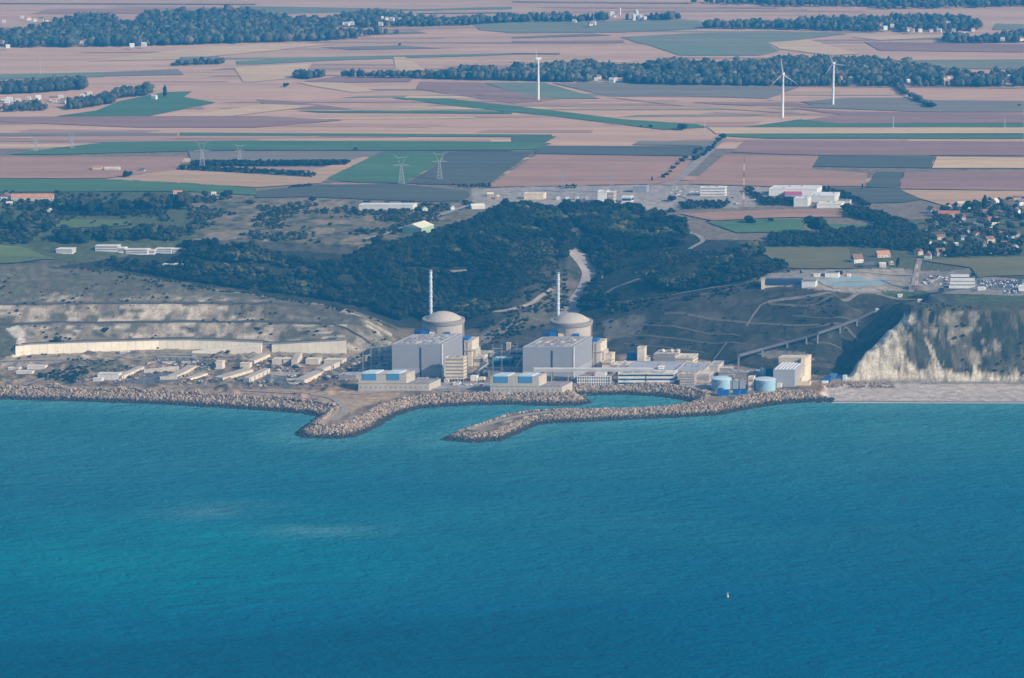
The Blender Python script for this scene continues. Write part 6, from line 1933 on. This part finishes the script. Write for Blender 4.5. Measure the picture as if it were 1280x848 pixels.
# trees that need to keep clear of the houses
for a in (
    (112, [(1150, 318), (1160, 275), (1190, 262), (1230, 258), (1279, 262), (1279, 312), (1200, 322)], 5.5, 11, (0, 1, 1, 2, 2, 3), 'dark broadleaf tree among the houses of the hillside village', 'trees of the hillside village', 9),
    (14, [(1155, 275), (1175, 262), (1230, 250), (1279, 255), (1279, 266), (1200, 268)], 6, 9, (0, 1, 3), 'dark tree on the upper edge of the hillside village', 'trees on the upper village edge', 9),
    (7, [(1236, 250.5), (1279, 249), (1279, 251), (1236, 252)], 4.5, 5.5, (0, 3), 'small round tree in the neat row above the hillside village', 'row of round trees above the village', 8),
    (24, [(93, 271), (235, 262), (235, 258), (93, 262)], 14, 20, (0, 2, 3), 'tall dark tree in the belt behind the left farm', 'tall tree belt behind the left farm', 9),
    (12, [(190, 258), (235, 258), (235, 252), (190, 254)], 10, 15, (0, 2, 3), 'dark tree at the end of the belt by the white farmhouse', 'trees by the white farmhouse', 9),
    (22, [(75, 305), (145, 301), (190, 301), (190, 296), (75, 298)], 12, 19, (0, 1, 3), 'tall tree in the grove above the low white valley buildings', 'grove above the valley buildings', 9),
    (14, [(0, 292), (62, 293), (64, 280), (0, 275)], 12, 18, (0, 1, 2, 3), 'big tree in the wood at the left edge beside the bright meadow', 'trees at the left edge', 10),
    (14, [(40, 268), (95, 268), (95, 258), (60, 256), (0, 268)], 7, 11, (0, 1, 3), 'tree in front of the long orange roofed farm', 'trees before the orange farm', 9),
    (16, [(186, 303), (240, 300), (240, 288), (190, 292)], 8, 13, (0, 1, 2), 'tree on the scrubby bank above the dark valley wood', 'trees on the scrubby bank', 9)):
    grow(*a)
for i, (px, py) in enumerate([(903, 173.5), (898, 178), (894, 181), (892, 184), (889, 187), (886, 190), (882, 193), (878, 195.5), (873, 198), (869, 201), (876, 188), (871, 190), (868, 193), (857, 199), (852, 203), (847, 207), (841, 212), (838, 216), (834, 220), (829, 223)]):
    tree(px, py, random.uniform(4, 7.5) * (1.2 if i < 10 else .8), random.choice((0, 3, 5)), 'dark tree in the line along the straight field road', 'trees along the field road')
for k in range(len(PROTO)):
    if k not in used_:
        for ch in list(PROTO[k].children):
            bpy.data.objects.remove(ch)
        bpy.data.objects.remove(PROTO[k])
for (pr, n), f in zip(CARS, first_):
    if f:
        for ch in list(pr.children):
            bpy.data.objects.remove(ch)
        bpy.data.objects.remove(pr)
for o in COL.objects:
    if '_w' in o:
        del o['_w']

# ================================================================== AIR, LIGHT, CAMERA
SUN_EL, SUN_AZ = 31.0, 119.0        # azimuth clockwise from the viewing direction (+Y)
hz = bpy.data.materials.new('haze')
hz.use_nodes = True
N, L = hz.node_tree.nodes, hz.node_tree.links
for n in list(N):
    if n.type != 'OUTPUT_MATERIAL':
        N.remove(n)
pv = N.new('ShaderNodeVolumePrincipled')
pv.inputs['Color'].default_value = (.04, .40, .90, 1)
pv.inputs['Density'].default_value = HAZE_D
pv.inputs['Anisotropy'].default_value = 0.0
L.new(pv.outputs[0], [n for n in N if n.type == 'OUTPUT_MATERIAL'][0].inputs['Volume'])
mb = MB().box(-9500, 9500, -6500, 31000, -12, 830)
tag(mb.build('haze', hz), kind='stuff')

w = bpy.data.worlds.new('World')
scene.world = w
w.use_nodes = True
N, L = w.node_tree.nodes, w.node_tree.links
sky = N.new('ShaderNodeTexSky')
sky.sky_type = 'NISHITA'
sky.sun_disc = False
sky.sun_elevation = rad(SUN_EL)
sky.sun_rotation = rad(SUN_AZ)
sky.dust_density = 2.0
bg = N['Background']
L.new(sky.outputs[0], bg.inputs['Color'])
bg.inputs['Strength'].default_value = SKY_S
sl = bpy.data.lights.new('sun', 'SUN')
sl.energy = SUN_S
sl.angle = rad(.5)
sl.color = (1, .88, .71)
so = bpy.data.objects.new('sun', sl)
d = Vector((math.sin(rad(SUN_AZ)) * math.cos(rad(SUN_EL)), math.cos(rad(SUN_AZ)) * math.cos(rad(SUN_EL)), math.sin(rad(SUN_EL))))
so.rotation_euler = d.to_track_quat('Z', 'Y').to_euler()
so.location = (0, 0, 1500)
COL.objects.link(so)

cam = bpy.data.cameras.new('camera')
cam.sensor_width = 36
cam.lens = 36 * FPX / 1280
cam.clip_start, cam.clip_end = 1, 60000
co = bpy.data.objects.new('camera', cam)
co.location = (0, 0, CAMZ)
co.rotation_euler = (rad(90 - PITCH), 0, 0)
COL.objects.link(co)
scene.camera = co
vs = scene.view_settings
vs.view_transform, vs.look, vs.gamma, vs.use_curve_mapping = 'Standard', 'None', 1, False
vs.exposure = EXPO
cy = scene.cycles
cy.max_bounces, cy.diffuse_bounces, cy.glossy_bounces, cy.transparent_max_bounces, cy.volume_bounces = 5, 2, 2, 6, 0
cy.use_denoising = True
